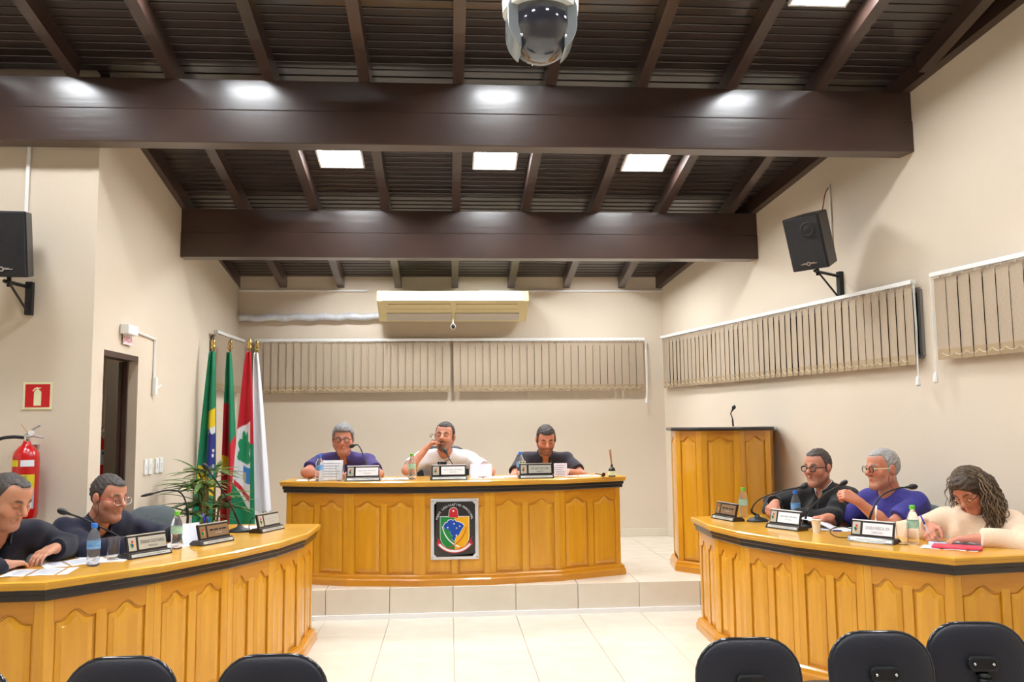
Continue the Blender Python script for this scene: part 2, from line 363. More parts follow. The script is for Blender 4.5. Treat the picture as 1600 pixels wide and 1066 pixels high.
# ================================================================ benches with arched panels
def arch(x0, x1, z0, zs, rise, n=17):
    pts = [(x0, z0), (x1, z0)]
    for i in range(n):
        t = 1 - 2 * i / (n - 1); a = abs(t)
        z = zs + (0 if a > .72 else rise * 0.5 * (1 + math.cos(math.pi * a / .72)))
        pts.append(((x0 + x1) / 2 + t * (x1 - x0) / 2, z))
    return pts
def section(parent, p0, p1, z0, z1, npan, edge=0.045, mid=0.05, rise=0.042, name='front_section'):
    p0 = Vector(p0).to_2d(); p1 = Vector(p1).to_2d(); L = (p1 - p0).length; u = (p1 - p0) / L; n = Vector((u.y, -u.x))
    def F(a, z, wd): q = p0 + u * a + n * wd; return (q.x, q.y, z)
    bd = MB().prism([(0, z0), (L, z0), (L, z1), (0, z1)], -.035, -.014, 0, F).build(name, M_honey, parent)
    pwid = (L - 2 * edge - (npan - 1) * mid) / npan; zt = z1 - .05; zs = zt - rise - .012; zb_ = z0 + .07
    for k in range(npan + 1):
        a = 0 if k == 0 else edge + k * pwid + (k - 1) * mid; b = a + (edge if k in (0, npan) else mid)
        if k == npan: b = L
        MB().prism([(a, z0), (b, z0), (b, z1 - (.0 if k in (0, npan) else .088)), (a, z1 - (.0 if k in (0, npan) else .088))], -.014, 0, 0, F).build('stile', M_honey, bd, bevel=.003)
    MB().prism([(edge, z0), (L - edge, z0), (L - edge, zb_), (edge, zb_)], -.014, -.001, 0, F).build('bottom_rail', M_honeyrail, bd, bevel=.002)
    low = []
    for k in range(npan):
        a = edge + k * (pwid + mid); low += [(x, z) for x, z in reversed(arch(a, a + pwid, z0, zs, rise)[2:])]
    MB().prism(low + [(L - edge, z1), (edge, z1)], -.014, -.001, 0, F).build('top_rail', M_honeyrail, bd, bevel=.002)
    for k in range(npan):
        a = edge + k * (pwid + mid); b = a + pwid; rings = []
        for d, wd in ((.002, -.0135), (.010, -.0135), (.014, -.008), (min(.034, pwid * .25), -.003), (min(.038, pwid * .28), -.001)):
            rings.append([F(x, z, wd) for x, z in arch(a + d, b - d, zb_ + d, zs - d, rise)])
        m = len(rings[0]); vs = [p for r in rings for p in r]
        fs = [(j * m + i, j * m + (i + 1) % m, (j + 1) * m + (i + 1) % m, (j + 1) * m + i) for j in range(len(rings) - 1) for i in range(m)] + [tuple(range((len(rings) - 1) * m, len(rings) * m))]
        MB().add(vs, fs).build('panel', M_honey, bd)
    return bd
def bench(name, loc, path, inner, z0, ztop, label, cat, npans, group=None):
    """path: outer plan polyline (outward = right of travel), inner: matching inner polyline"""
    e = empty(name, loc, label=label, cat=cat, group=group); L = Vector(loc)
    P = [Vector(p) - L.to_2d() for p in path]; I = [Vector(p) - L.to_2d() for p in inner]; a, t = z0 - L.z, ztop - L.z
    for i, k in enumerate(npans):
        if k: section(e, P[i], P[i + 1], a + .02, t - .09, k)
    sweep(MB(), P, [(-.02, a), (.034, a), (.034, a + .045), (.026, a + .056), (.022, a + .075), (.010, a + .085), (-.02, a + .085)]).build('plinth', M_honeyrail, e)
    sweep(MB(), P, [(-.03, t - .095), (.016, t - .095), (.022, t - .088), (.022, t - .068), (.030, t - .062), (.030, t - .042), (-.03, t - .042)]).build('edge_band', M_black, e)
    O = offset(P, .045); O2 = offset(P, .050); n = len(P); mb = MB()
    rows = [[(q.x, q.y, t) for q in I], [(q.x, q.y, t) for q in offset(P, .038)], [(q.x, q.y, t - .006) for q in O2], [(q.x, q.y, t - .018) for q in O2], [(q.x, q.y, t - .024) for q in O], [(q.x, q.y, t - .036) for q in O], [(q.x, q.y, t - .042) for q in offset(P, .036)], [(q.x, q.y, t - .042) for q in I]]
    m = len(rows); mb.add([p for r in rows for p in r], [(j * n + i, ((j + 1) % m) * n + i, ((j + 1) % m) * n + i + 1, j * n + i + 1) for j in range(m) for i in range(n - 1)] + [tuple(j * n for j in range(m))[::-1], tuple(j * n + n - 1 for j in range(m))])
    mb.build('desk_top', M_honeytop, e)
    return e
# main bench on the platform
mp = [(-1.31, 7.62), (-1.33, 7.20), (-.80, 6.985), (-.235, 6.895), (.325, 6.895), (.90, 6.985), (1.44, 7.20), (1.42, 7.62)]
mi_ = [(-1.31, 7.62), (-1.25, 7.60), (-.72, 7.60), (-.2, 7.58), (.3, 7.58), (.82, 7.60), (1.36, 7.60), (1.42, 7.62)]
ZM = 1.045; ZS = 0.80
bench('main_bench', (.05, 7.25, ZP), mp, mi_, ZP, ZM, 'long honey wood bench with the black crest plaque, on the platform', 'desk', [1, 2, 2, 2, 2, 2, 1])
lo = [(-2.45, 4.17), (-1.866, 4.183), (-1.50, 4.57), (-1.235, 4.98), (-1.06, 5.35), (-.965, 5.74), (-.96, 6.2), (-1.6, 6.28)]
li = [(-2.44, 4.19), (-2.43, 4.21), (-2.02, 5.03), (-1.83, 5.32), (-1.69, 5.60), (-1.63, 5.86), (-1.61, 6.2), (-1.6, 6.28)]
bench('side_bench', (-1.6, 5.2, 0), lo, li, 0, ZS, 'curved honey wood bench on the left, two men in dark jackets behind it', 'desk', [2, 2, 2, 2, 2, 2, 1], 'curved side benches')
ro = [(2.46, 6.28), (1.82, 6.2), (1.80, 5.76), (1.868, 5.38), (2.04, 4.97), (2.27, 4.62), (2.56, 4.25), (3.16, 4.325)]
ri = [(2.46, 6.28), (2.47, 6.2), (2.47, 5.86), (2.50, 5.62), (2.60, 5.36), (2.80, 5.06), (3.15, 4.38), (3.15, 4.35)]
bench('side_bench', (2.3, 5.2, 0), ro, ri, 0, ZS, 'curved honey wood bench on the right, woman in cream sweater writing on it', 'desk', [1, 2, 2, 2, 2, 2, 2], 'curved side benches')
# lectern
le = empty('lectern', (2.43, 7.35, ZP), label='tall honey wood lectern with black top beside the right wall', cat='lectern')
lp = [(-.42, .30), (-.47, -.05), (-.31, -.26), (0.0, -.34), (.29, -.26), (.41, -.02), (.38, .30)]
for a, b in zip(lp[:-1], lp[1:]): section(le, a, b, .02, 1.20, 1, edge=.05, rise=.035)
sweep(MB(), lp, [(-.02, 0), (.036, 0), (.036, .045), (.028, .058), (.022, .075), (.010, .09), (-.02, .09)]).build('plinth', M_honeyrail, le)
O = offset(lp, .04); MB().prism([(q.x, q.y) for q in O], 1.185, 1.215).build('lectern_top', M_black, le, bevel=.01)
# ================================================================ chairs
def rrect(wd, hh, r, n=6, top_r=None):
    pts = []; tr = top_r or r
    for cx, cy, a0, rr in ((wd / 2 - r, r, -90, r), (wd / 2 - tr, hh - tr, 0, tr), (-wd / 2 + tr, hh - tr, 90, tr), (-wd / 2 + r, r, 180, r)):
        for i in range(n + 1):
            a = math.radians(a0 + 90 * i / n); pts.append((cx + rr * math.cos(a), cy + rr * math.sin(a)))
    return pts
def pad(pts, th_, dome, M, inset=.03):
    """cushion/shell: outline pts (u,v), thickness th_, domed front"""
    mb = MB(); n = len(pts); cx = sum(p[0] for p in pts) / n; cy = sum(p[1] for p in pts) / n; rings = []
    for s, wd in ((.93, 0), (.985, .004), (1, .4 * th_), (1, .6 * th_), (.985, th_ - .004), (.93, th_ + dome * .3), (.6, th_ + dome * .85), (.25, th_ + dome)):
        rings.append([M @ Vector((cx + (x - cx) * s, wd, cy + (y - cy) * s)) for x, y in pts])
    fs = [tuple(range(n))] + [(j * n + i, (j + 1) * n + i, (j + 1) * n + (i + 1) % n, j * n + (i + 1) % n) for j in range(len(rings) - 1) for i in range(n)] + [tuple(range((len(rings) - 1) * n, len(rings) * n))[::-1]]
    return mb.add([p for r in rings for p in r], fs)
def audience_chair():
    """faces local +y; back shell towards -y"""
    e = empty('audience_chair')
    R = Matrix.Translation((0, -.02, .40)) @ Matrix.Rotation(math.radians(-9), 4, 'X')
    # outline: squarer below, wide rounded top
    out = rrect(.37, .325, .07, 7, .125)
    pad(out, .022, .012, R @ Matrix.Rotation(math.pi, 4, 'Z')).build('backrest', M_chairblack, e, smooth=True)
    MB().tube([tuple((R @ Matrix.Rotation(math.pi, 4, 'Z')) @ Vector((x * .99, .012, .1625 + (y - .1625) * .99))) for x, y in out + [out[0]]], .008, 8).build('edge_trim', mat('glossy_edge', rgb(40, 41, 48), .14, coat=.6, coat_r=.05), e, smooth=True)
    pad(rrect(.34, .28, .06, 6, .11), .02, .012, R @ Matrix.Translation((0, .002, .02))).build('back_cushion', M_leather, e, smooth=True)
    bk = MB().prism(rrect(.11, .055, .024, 5), -.052, -.022, 0, lambda x, y, z: R @ Vector((x, z - .01, .155 + y))).build('back_bracket', M_blackpl, e, bevel=.008)
    for sx in (-.034, .034): MB().ball(R @ Vector((sx, -.062, .1825)), .006, 8).build('screw', M_chrome, bk, smooth=True)
    bl = MB()
    for i in range(5): bl.lathe([(.019, 0), (.024, .008), (.019, .016)], 12, R @ Vector((0, -.045, .135 - .018 * i)))
    bl.build('bellows', M_blackpl, e, smooth=True)
    MB().tube([tuple(R @ Vector((0, -.04, .07))), (0, -.06, .40), (0, .02, .385), (0, .2, .385)], .014, 8).build('back_support', M_blackpl, e)
    S = Matrix.Translation((0, .21, .41)) @ Matrix.Rotation(math.radians(90), 4, 'X')
    pad(rrect(.42, .40, .09), .035, .02, Matrix.Translation((0, .02, .40)) @ Matrix(((1, 0, 0, 0), (0, 0, 1, 0), (0, 1, 0, 0), (0, 0, 0, 1)))).build('seat', M_leather, e, smooth=True)
    for sx in (-1, 1):
        MB().tube(bez([(sx * .17, .06, .385), (sx * .18, .02, .2), (sx * .19, -.02, .0)], 4), .011, 8).build('leg', M_blackpl, e, smooth=True)
        MB().tube(bez([(sx * .17, .36, .385), (sx * .18, .40, .2), (sx * .19, .43, .0)], 4), .011, 8).build('leg', M_blackpl, e, smooth=True)
    return e
aud = audience_chair(); first = True
for x, y, rz, lab in ((-1.61, 3.0, 2, 'black audience chair cut by the left edge'), (-1.10, 3.06, 0, 'black audience chair below the nearest corner of the left bench'), (-.595, 3.03, -2, 'black audience chair nearest the open floor at left'),
                      (1.055, 3.06, -3, 'black audience chair nearest the open floor at right'), (1.56, 3.10, -6, 'black audience chair in the middle of the right three'), (1.985, 3.19, -8, 'black audience chair furthest right, its back bracket fully seen')):
    o = aud if first else copy_tree(aud); first = False
    o.location = (x, y - .02, 0); o.rotation_euler[2] = math.radians(rz); tag(o, lab, 'chair', 'audience chairs in the front row')
def office_chair(loc, d, label, m=M_greyfab, hb=.42, wd=.40, top=.93, group='grey swivel chairs of the side benches'):
    e = empty('office_chair', loc, rotz(d), label, 'chair', group)
    R = Matrix.Translation((0, -.20, top - hb)) @ Matrix.Rotation(math.radians(8), 4, 'X')
    pad(rrect(wd, hb, .08, 6, .15), .04, .02, R).build('backrest', m, e, smooth=True)
    pad(rrect(wd * .97, hb * .97, .08, 6, .15), .012, .0, R @ Matrix.Translation((0, -.014, .006))).build('back_shell', M_blackpl, e, smooth=True)
    pad(rrect(.46, .44, .1), .05, .015, Matrix.Translation((0, -.2, .39)) @ Matrix(((1, 0, 0, 0), (0, 0, 1, 0), (0, 1, 0, 0), (0, 0, 0, 1)))).build('seat', m, e, smooth=True)
    MB().tube([(0, -.235, top - hb * .75), (0, -.25, .42), (0, -.12, .36), (0, 0, .36)], .018, 8).build('back_support', M_blackpl, e)
    MB().lathe([(.03, .07), (.03, .25), (.02, .25), (.02, .39)], 14).build('column', M_blackpl, e, smooth=True)
    for k in range(5):
        a = 2 * math.pi * k / 5 + .3; c, s = math.cos(a), math.sin(a)
        lg = MB().tube([(0, 0, .10), (c * .13, s * .13, .095), (c * .24, s * .24, .07)], [.025, .022, .016], 8).build('base_leg', M_blackpl, e, smooth=True)
        MB().lathe([(.001, -.012), (.024, -.012), (.024, .012), (.001, .012)], 12, (c * .24, s * .24, .0251), Matrix.Rotation(math.pi / 2, 3, 'X')).build('castor', M_blackpl, lg)
    return e
# ================================================================ wall and ceiling fittings
def blind(name, origin, d, width, zt, zb_, nv, label, ang, chain_side=1, window=True, cord=True, wext=(0, 0), ovl=1.0):
    """vertical blind; origin = left end on wall (plan), d = plan direction along the rail, outward = right of d"""
    d = Vector(d).normalized(); rz = math.atan2(d.y, d.x); e = empty(name, (origin[0], origin[1], zb_), rz, label, 'blind', 'beige vertical blinds')
    H = zt - zb_
    MB().box((width / 2, -.06, H + .012), (width + .03, .045, .03)).build('head_rail', M_white, e, bevel=.004)
    vw = width / nv * ovl
    vm = MB().add([(-vw / 2, 0, .0), (vw / 2, 0, .0), (vw / 2, 0, .07), (-vw / 2, 0, .07), (-vw / 2, 0, H - .012), (vw / 2, 0, H - .012), (-vw / 2, .0012, 0), (vw / 2, .0012, 0), (vw / 2, .0012, H - .012), (-vw / 2, .0012, H - .012)],
                  [(0, 1, 2, 3), (3, 2, 5, 4), (7, 6, 9, 8)], 0)
    vm.m[0] = 1; me = vm.mesh('vane', [M_vane, M_vanehem])
    hk = MB().box((0, 0, 0), (.012, .006, .022)).mesh('hook', M_white)
    for i in range(nv):
        v = inst(me, e, (width * (i + .5) / nv, -.06, 0), math.radians(ang + random.uniform(-2.5, 2.5)))
        inst(hk, v, (0, 0, H - .006))
    ch = []
    for i in range(nv):
        x0 = width * (i + .5) / nv
        for k in range(6): t = k / 6; ch.append((x0 + width / nv * t, -.068, .045 - .022 * 4 * t * (1 - t)))
    MB().tube(ch[:-5], .0022, 4).build('bead_chain', M_bead, e)
    if cord:
        x = width + .02 if chain_side > 0 else -.02
        c = MB().tube([(x, -.07, H), (x + .004, -.07, H * .5), (x, -.07, -.09)], .003, 5).tube([(x + .012, -.07, H), (x + .016, -.07, H * .4), (x + .006, -.07, -.09)], .003, 5).build('cord', M_white, e)
        MB().lathe([(.004, .07), (.011, .06), (.017, .01), (.014, 0), (.002, 0)], 10, (x, -.07, -.15)).build('cord_weight', M_white, e, smooth=True)
    if window:
        wn = empty('window_%d' % window, (origin[0], origin[1], zb_), rz, kind='structure'); tag(wn, 'dark night window behind the ' + label)
        a, b = .06 + wext[0], width - .06 + wext[1]; z0, z1 = .06, H - .04
        MB().box(((a + b) / 2, -.006, (z0 + z1) / 2), (b - a, .008, z1 - z0)).build('pane', M_winglass, wn)
        f = MB().box(((a + b) / 2, -.012, z0), (b - a, .022, .03)).box(((a + b) / 2, -.012, z1), (b - a, .022, .03))
        for x in (a, (a + b) / 2, b): f.box((x, -.012, (z0 + z1) / 2), (.03, .022, z1 - z0))
        f.build('window_frame', M_alu, wn)
    return e
blind('vertical_blind', (-2.09, YB), (1, 0), 2.11, 2.415, 1.85, 26, 'long beige blind on the back wall, left half', 9, 1, 1, cord=False, ovl=.99)
blind('vertical_blind', (.055, YB), (1, 0), 2.14, 2.415, 1.85, 26, 'long beige blind on the back wall, right half', 9, 1, 2, ovl=.99)
rd = Vector((math.sin(math.radians(12)), -math.cos(math.radians(12))))
b0 = Vector((xr(YB), YB)) + rd * .10
blind('vertical_blind', b0, rd, 3.86, 2.43, 1.87, 46, 'long beige blind on the right wall above the lectern', -5, 1, 3, wext=(0, .075), ovl=1.0)
b1 = Vector((xr(YB), YB)) + rd * 4.16
blind('vertical_blind', b1, rd, 2.6, 2.445, 1.885, 26, 'beige blind on the right wall cut by the right edge', -3, -1, 4, ovl=1.0)
blind('vertical_blind', (-2.33, 8.50), (.04, 1.0), .93, 2.41, 1.85, 12, 'narrow beige blind on the left wall behind the flags', -35, 1, 5, cord=False, ovl=1.0)
# air conditioner
ac = empty('air_conditioner', (.055, YB - .12, 2.62), label='long white ceiling air conditioner above the back wall blinds', cat='air conditioner')
W_ = 1.58
prof = [(.12, .10), (-.02, .0), (-.20, .10), (-.36, .18), (-.36, .285), (-.30, .30), (.12, .30)]
MB().prism([(p[0], p[1]) for p in prof], -W_ / 2, W_ / 2, 0, lambda y, z, x: (x, y, z)).build('body', M_acyellow, ac, bevel=.006)
MB().box((0, -.362, .235), (W_ - .06, .012, .10)).build('front_panel', M_white, ac, bevel=.01)
for sx in (-1, 1):
    MB().prism([(p[0] * 1.01 - .002, p[1] * 1.0 + .001) for p in prof], 0, .03, 0, lambda y, z, x: (sx * (W_ / 2 - .01 + x), y, z)).build('end_cap', M_acyellow, ac, bevel=.008)
nrm = Vector((0, -.08, -.16)).normalized(); tv = Vector((0, -.16, .08)).normalized(); Rm = Matrix(((1, 0, 0), (0, tv.y, nrm.y), (0, tv.z, nrm.z)))
for sx in (-1, 1):
    fl_ = MB().box((sx * .36, -.28, .135), (.66, .085, .012), 0, Rm).build('air_flap', M_acyellow, ac, bevel=.003)
    MB().box((sx * .36, -.315, .150), (.66, .006, .006), 0, Rm).box((sx * .36, -.243, .114), (.66, .006, .006), 0, Rm).build('flap_gap', M_black, fl_)
for sx in (-1, 1):
    g_ = MB().box((sx * .37, -.11, .043), (.70, .13, .010), 0, Matrix(((1, 0, 0), (0, .874, .486), (0, -.486, .874)))).build('intake_grille', M_acgrey, ac, bevel=.003)
ws = empty('wall_camera', (.053, YB - .33, 2.545), label='small black camera with white rim under the air conditioner', cat='camera')
MB().ball((0, 0, 0), .028, 14, 0, (1, .8, 1.15)).build('housing', M_white, ws, smooth=True)
MB().ball((0, -.008, 0), .024, 14, 0, (.95, .9, 1.15)).build('lens', M_blackpl, ws, smooth=True)
MB().tube([(0, 0, .02), (0, .05, .09)], .008, 6).build('bracket', M_white, ws)
# wrapped pipe left of the air conditioner
pp = [(-2.29 + 1.62 * i / 40, YB - .05, 2.675 + .008 * math.sin(i * .9) + .0004 * i) for i in range(41)]
o = MB().tube(pp, [.036 + .003 * math.sin(i * 1.7) for i in range(41)], 12).build('insulated_pipe', mat('pipe_wrap', rgb(214, 218, 226), .5, noise=((20, 8, 8), rgb(196, 196, 200))), smooth=True)
tag(o, 'white wrapped pipe running to the left side of the air conditioner', 'pipe')
# loudspeakers
def speaker(c, nrm, tilt, wall_p, wall_n, label):
    nrm = Vector((nrm[0], nrm[1], 0)).normalized(); side = Vector((0, 0, 1)).cross(nrm).normalized() * -1
    e = empty('loudspeaker', c, label=label, cat='speaker', group='black loudspeakers on wall brackets')
    t = math.radians(tilt); fw = nrm * math.cos(t) + Vector((0, 0, -1)) * math.sin(t); up = Vector((0, 0, 1)) * math.cos(t) + nrm * math.sin(t)
    B = basis(side, fw, up, (0, 0, 0)); wd, hh, dp = .30, .41, .25
    tr = [(-wd / 2, 0), (wd / 2, 0), (wd / 2 - .06, -dp), (-wd / 2 + .06, -dp)]
    MB().prism(tr, -hh / 2, hh / 2).xf(B).build('cabinet', M_blackpl, e, bevel=.008)
    g = MB().prism([(-wd / 2 + .008, .0), (wd / 2 - .008, .0), (wd / 2 - .012, .012), (-wd / 2 + .012, .012)], -hh / 2 + .008, hh / 2 - .008).xf(B).build('grille', M_grille, e, bevel=.004)
    MB().lathe([(.058, 0), (.058, .004), (.05, .006), (.046, .004), (.02, .005), (.016, .008), (.001, .009)], 24, (-.045 * (1 if nrm.x < 0 else -1), .0118, .10), Matrix.Rotation(-math.pi / 2, 3, 'X')).xf(B).build('tweeter_ring', M_grille, g, smooth=True)
    lg = MB().lathe([(.016, 0), (.016, .004), (.001, .004)], 16, (0, .013, -.155), Matrix.Rotation(-math.pi / 2, 3, 'X')).box((-.04, .014, -.155), (.05, .003, .006)).box((.04, .014, -.155), (.05, .003, .006)).box((-.03, .0142, -.149), (.03, .003, .004)).box((.03, .0142, -.149), (.03, .003, .004)).xf(B).build('badge', M_metal, g)
    MB().lathe([(.008, .004), (.008, .0055), (.001, .0055)], 12, (0, .013, -.155), Matrix.Rotation(-math.pi / 2, 3, 'X')).xf(B).build('badge_dot', M_blackpl, lg)
    b = empty('speaker_bracket', wall_p, label='black steel arm holding the ' + label.replace('black loudspeaker', 'loudspeaker'), cat='bracket', group='speaker wall brackets')
    wn = Vector((wall_n[0], wall_n[1], 0)).normalized(); ws_ = Vector((-wn.y, wn.x, 0)); q = Vector(c) - Vector(wall_p) - up * (hh / 2 + .005) - fw * .10
    bot = q + Vector((0, 0, -.03)); top = wn * .03 + Vector((0, 0, bot.z))
    MB().box(wn * .015 + Vector((0, 0, bot.z - .075)), (.045, .045, .22), 0, Matrix((ws_, wn, (0, 0, 1))).transposed()).build('wall_channel', M_blackpl, b, bevel=.004)
    MB().tube([top, bot, bot + (bot - top).normalized() * .05], .012, 4).build('arm', M_blackpl, b)
    MB().tube([bot * .95 + Vector((0, 0, -.01)), wn * .05 + Vector((0, 0, bot.z - .155))], .008, 6).build('brace', M_blackpl, b)
    MB().tube([bot + Vector((0, 0, -.03)), q + up * .03], .014, 8).build('pivot', M_blackpl, b)
speaker((-2.765, 5.42, 2.64), (.08, -1), 11, (-2.745, 5.78, 2.38), (0, -1), 'black loudspeaker high on the left front wall')
wp = Vector((xr(6.42), 6.42))
speaker((2.68, 6.12, 2.82), (-.80, -.60), 19, (wp.x, wp.y, 2.62), (-math.cos(math.radians(12)), -math.sin(math.radians(12))), 'black loudspeaker high on the right wall')
o = MB().box((-2.79, 5.765, 3.0), (.022, .014, .82)).build('cable_duct', M_white); tag(o, 'white cable duct rising above the left loudspeaker', 'cable duct')
q = Vector((xr(6.5) - .01, 6.5)); o = MB().box((q.x, q.y, 3.08), (.01, .014, .62)).build('cable_duct', M_white); tag(o, 'thin white cable duct above the right loudspeaker', 'cable duct')
o = MB().tube(bez([(2.80, 6.20, 2.98), (2.90, 6.3, 3.10), (2.99, 6.42, 3.28), (xr(6.5) - .02, 6.5, 3.36)], 6), .004, 5).build('speaker_cable', mat('cable_red', rgb(120, 60, 50), .6)); tag(o, 'thin dark red cable looping up from the right loudspeaker', 'cable')
# fire extinguishers
def extinguisher(loc, rz, label, s=1.0, detail=True):
    e = empty('fire_extinguisher', loc, rz, label, 'fire extinguisher', 'red fire extinguishers')   # front faces local -y
    r = .078
    MB().lathe([(.001, 0), (r * .9, 0), (r, .02), (r, .37), (r * .93, .41), (r * .6, .445), (.026, .462), (.022, .48)], 28).build('cylinder', M_red, e, smooth=True, sharp=50)
    MB().lathe([(.020, .475), (.020, .51), (.012, .53)], 14).build('valve', M_chrome, e, smooth=True)
    MB().tube([(.0, 0, .515), (.05, -.01, .515), (.11, -.015, .502)], [.010, .009, .006], 6).build('carry_handle', M_metal, e)
    MB().tube([(-.01, 0, .525), (.04, -.005, .56), (.085, -.01, .583)], [.007, .007, .006], 6).build('lever', M_metal, e)
    MB().tube([(.015, -.02, .53), (-.03, -.02, .59)], .0025, 5).build('seal_pin', mat('seal_orange', rgb(205, 140, 70), .5), e)
    MB().lathe([(.018, 0), (.018, .01), (.001, .01)], 14, (.035, -.02, .535), Matrix.Rotation(math.pi / 2, 3, 'X')).build('gauge', M_white, e)
    MB().tube(bez([(-.02, 0, .505), (-.09, -.01, .51), (-.17, -.02, .49), (-.22, -.02, .40), (-.21, -.02, .2)], 6), .011, 8).build('hose', M_blackpl, e, smooth=True)
    def lab(a0, a1, z0, z1, m, nm, p=None, rr=r + .0012):
        mb = MB(); k = 8; A = [math.radians(a0 + (a1 - a0) * i / k) for i in range(k + 1)]
        mb.add([(rr * math.cos(a), rr * math.sin(a), z) for z in (z0, z1) for a in A], [(i, i + 1, k + 2 + i, k + 1 + i) for i in range(k)]); return mb.build(nm, m, p or e)
    if detail:
        lab(-165, -98, .325, .365, M_yellow, 'label'); lab(-88, -30, .325, .365, M_paper, 'label')
        y = lab(-160, -25, .185, .275, M_yellow, 'label')
        for a, m in ((-138, M_plgreen), (-108, M_plred), (-75, M_plblue)):
            q = lab(a - 11, a + 11, .193, .226, m, 'pictogram', y, r + .0018); lab(a - 6, a + 6, .199, .220, M_paper, 'pictogram', y, r + .0024)
        for z in (.262, .254, .246, .238): lab(-150, -60, z - .0015, z + .0015, M_ink, 'print_line', y, r + .0018)
        y = lab(-160, -25, .06, .183, M_grey, 'label')
        for k in range(9): lab(-150, -40 - 8 * (k % 3), .075 + .0115 * k, .079 + .0115 * k, M_ink, 'print_line', y, r + .0018)
        y = lab(-95, -35, .068, .10, M_paper, 'label', e, r + .003); lab(-88, -45, .075, .093, M_blackink, 'print_block', y, r + .0036)
    else:
        y = lab(-150, -40, .19, .34, M_grey, 'label'); lab(-140, -90, .29, .32, M_plblue, 'print_block', y, r + .002)
        for k in range(5): lab(-135, -60, .205 + .016 * k, .21 + .016 * k, M_ink, 'print_line', y, r + .002)
    MB().box((0, .09, .40), (.06, .03, .12)).build('wall_hook', M_metal, e)
    return e
extinguisher((-2.68, 5.675, .935), 0, 'red fire extinguisher with yellow label hanging on the left wall')
extinguisher((-3.60, 9.15, .93), math.radians(90), 'red fire extinguisher half hidden inside the doorway', detail=False)
# extinguisher sign
sg = empty('safety_sign', (-2.672, 5.777, 1.625), label='square red sign with a pale extinguisher symbol on the left wall', cat='sign')
MB().box((0, -.002, .085), (.185, .004, .178)).build('border', M_signcream, sg)
MB().box((0, -.0048, .085), (.155, .002, .150)).build('red_field', M_signred, sg)
body = [(-.022, .02), (.024, .02), (.024, .105), (.018, .118), (.008, .124), (.008, .130), (.022, .134), (.02, .139), (.006, .138), (-.004, .141), (-.02, .134), (-.032, .118), (-.028, .112), (-.018, .124), (-.006, .130), (-.006, .124), (-.016, .118), (-.022, .105)]
MB().prism(body, -.0075, -.006, 0, lambda x, z, y: (x, y, z)).build('symbol', M_signcream, sg)
# exit sign, conduit and switches on the door wall (wall plane x = -2.34)
es = empty('exit_sign', (-2.337, 6.33, 2.10), label='small white exit sign box above the doorway', cat='sign')
MB().box((.03, 0, .10), (.06, .20, .07)).build('lamp_box', M_white, es, bevel=.006)
MB().box((.012, .02, .03), (.006, .17, .07)).build('sign_plate', M_paperlilac, es)
text('SAÍDA', .062, basis((0, 1, 0), (0, 0, 1), (1, 0, 0), (.0156, .02, .03)), ('lettering', M_signred, es))
o = empty('cable_conduit', (-2.33, 6.42, 1.80), label='white conduit bending down right of the exit sign', cat='conduit')
MB().tube([(0, 0, .415), (0, .52, .395)], .010, 6).build('conduit_run', M_white, o); MB().tube([(0, .52, .405), (0, .52, .06)], .010, 6).build('conduit_drop', M_white, o)
MB().box((.01, .52, .02), (.03, .045, .14)).build('outlet_box', M_white, o, bevel=.004); MB().tube([(.02, .52, .0), (.03, .57, .02), (.03, .6, .03)], .006, 6).build('plug', M_white, o)
for k, (y, lab) in enumerate(((6.83, 'white switch plate nearest the doorway'), (6.93, 'white switch plate second from the doorway'), (7.08, 'white switch plate third from the doorway'), (7.18, 'white switch plate furthest from the doorway'))):
    s_ = empty('light_switch', (-2.34, y, 1.13), label=lab, cat='switch', group='switch plates by the doorway')
    MB().box((.006, 0, .06), (.012, .07, .12)).build('plate', M_white, s_, bevel=.003); MB().box((.014, 0, .06), (.008, .022, .04)).build('rocker', M_white, s_, bevel=.002)
# dome camera hanging from the third beam side
dc = empty('dome_camera', (.315, 2.75, 2.705), label='smoked dome security camera hanging at the top of the picture', cat='camera')
rd_ = .113
MB().lathe([(.001, 0.0)] + [(rd_ * math.sin(a) * .985, rd_ - rd_ * math.cos(a)) for a in [math.radians(x) for x in range(8, 96, 8)]] + [(rd_ * .985, .20)], 40).build('dome', M_domeglass, dc, smooth=True)
for sx in (-1, 1):
    ear = MB()
    for k in range(9):
        a = math.radians(20 + 12 * k) if k < 8 else math.radians(110)
    pts = [(rd_ * math.sin(math.radians(a)), rd_ - rd_ * math.cos(math.radians(a))) for a in range(38, 92, 6)] + [(rd_, .17), (rd_ * .9, .20), (rd_ * .63, .20)]
    MB().prism([(sx * x * 1.02, z) for x, z in pts], -.075, .06, 0, lambda x, z, y: (x, y, z)).build('side_cover', M_domegrey, dc, bevel=.012, seg=3)
    MB().ball((sx * .072, -.094, .055), .006, 8).build('screw', M_chrome, dc, smooth=True)
MB().lathe([(.10, .165), (.128, .172), (.130, .215), (.11, .26), (.05, .29), (.03, .30), (.03, 1.74), (.07, 1.75), (.07, 1.785)], 32).build('housing', M_white, dc, smooth=True, sharp=40)
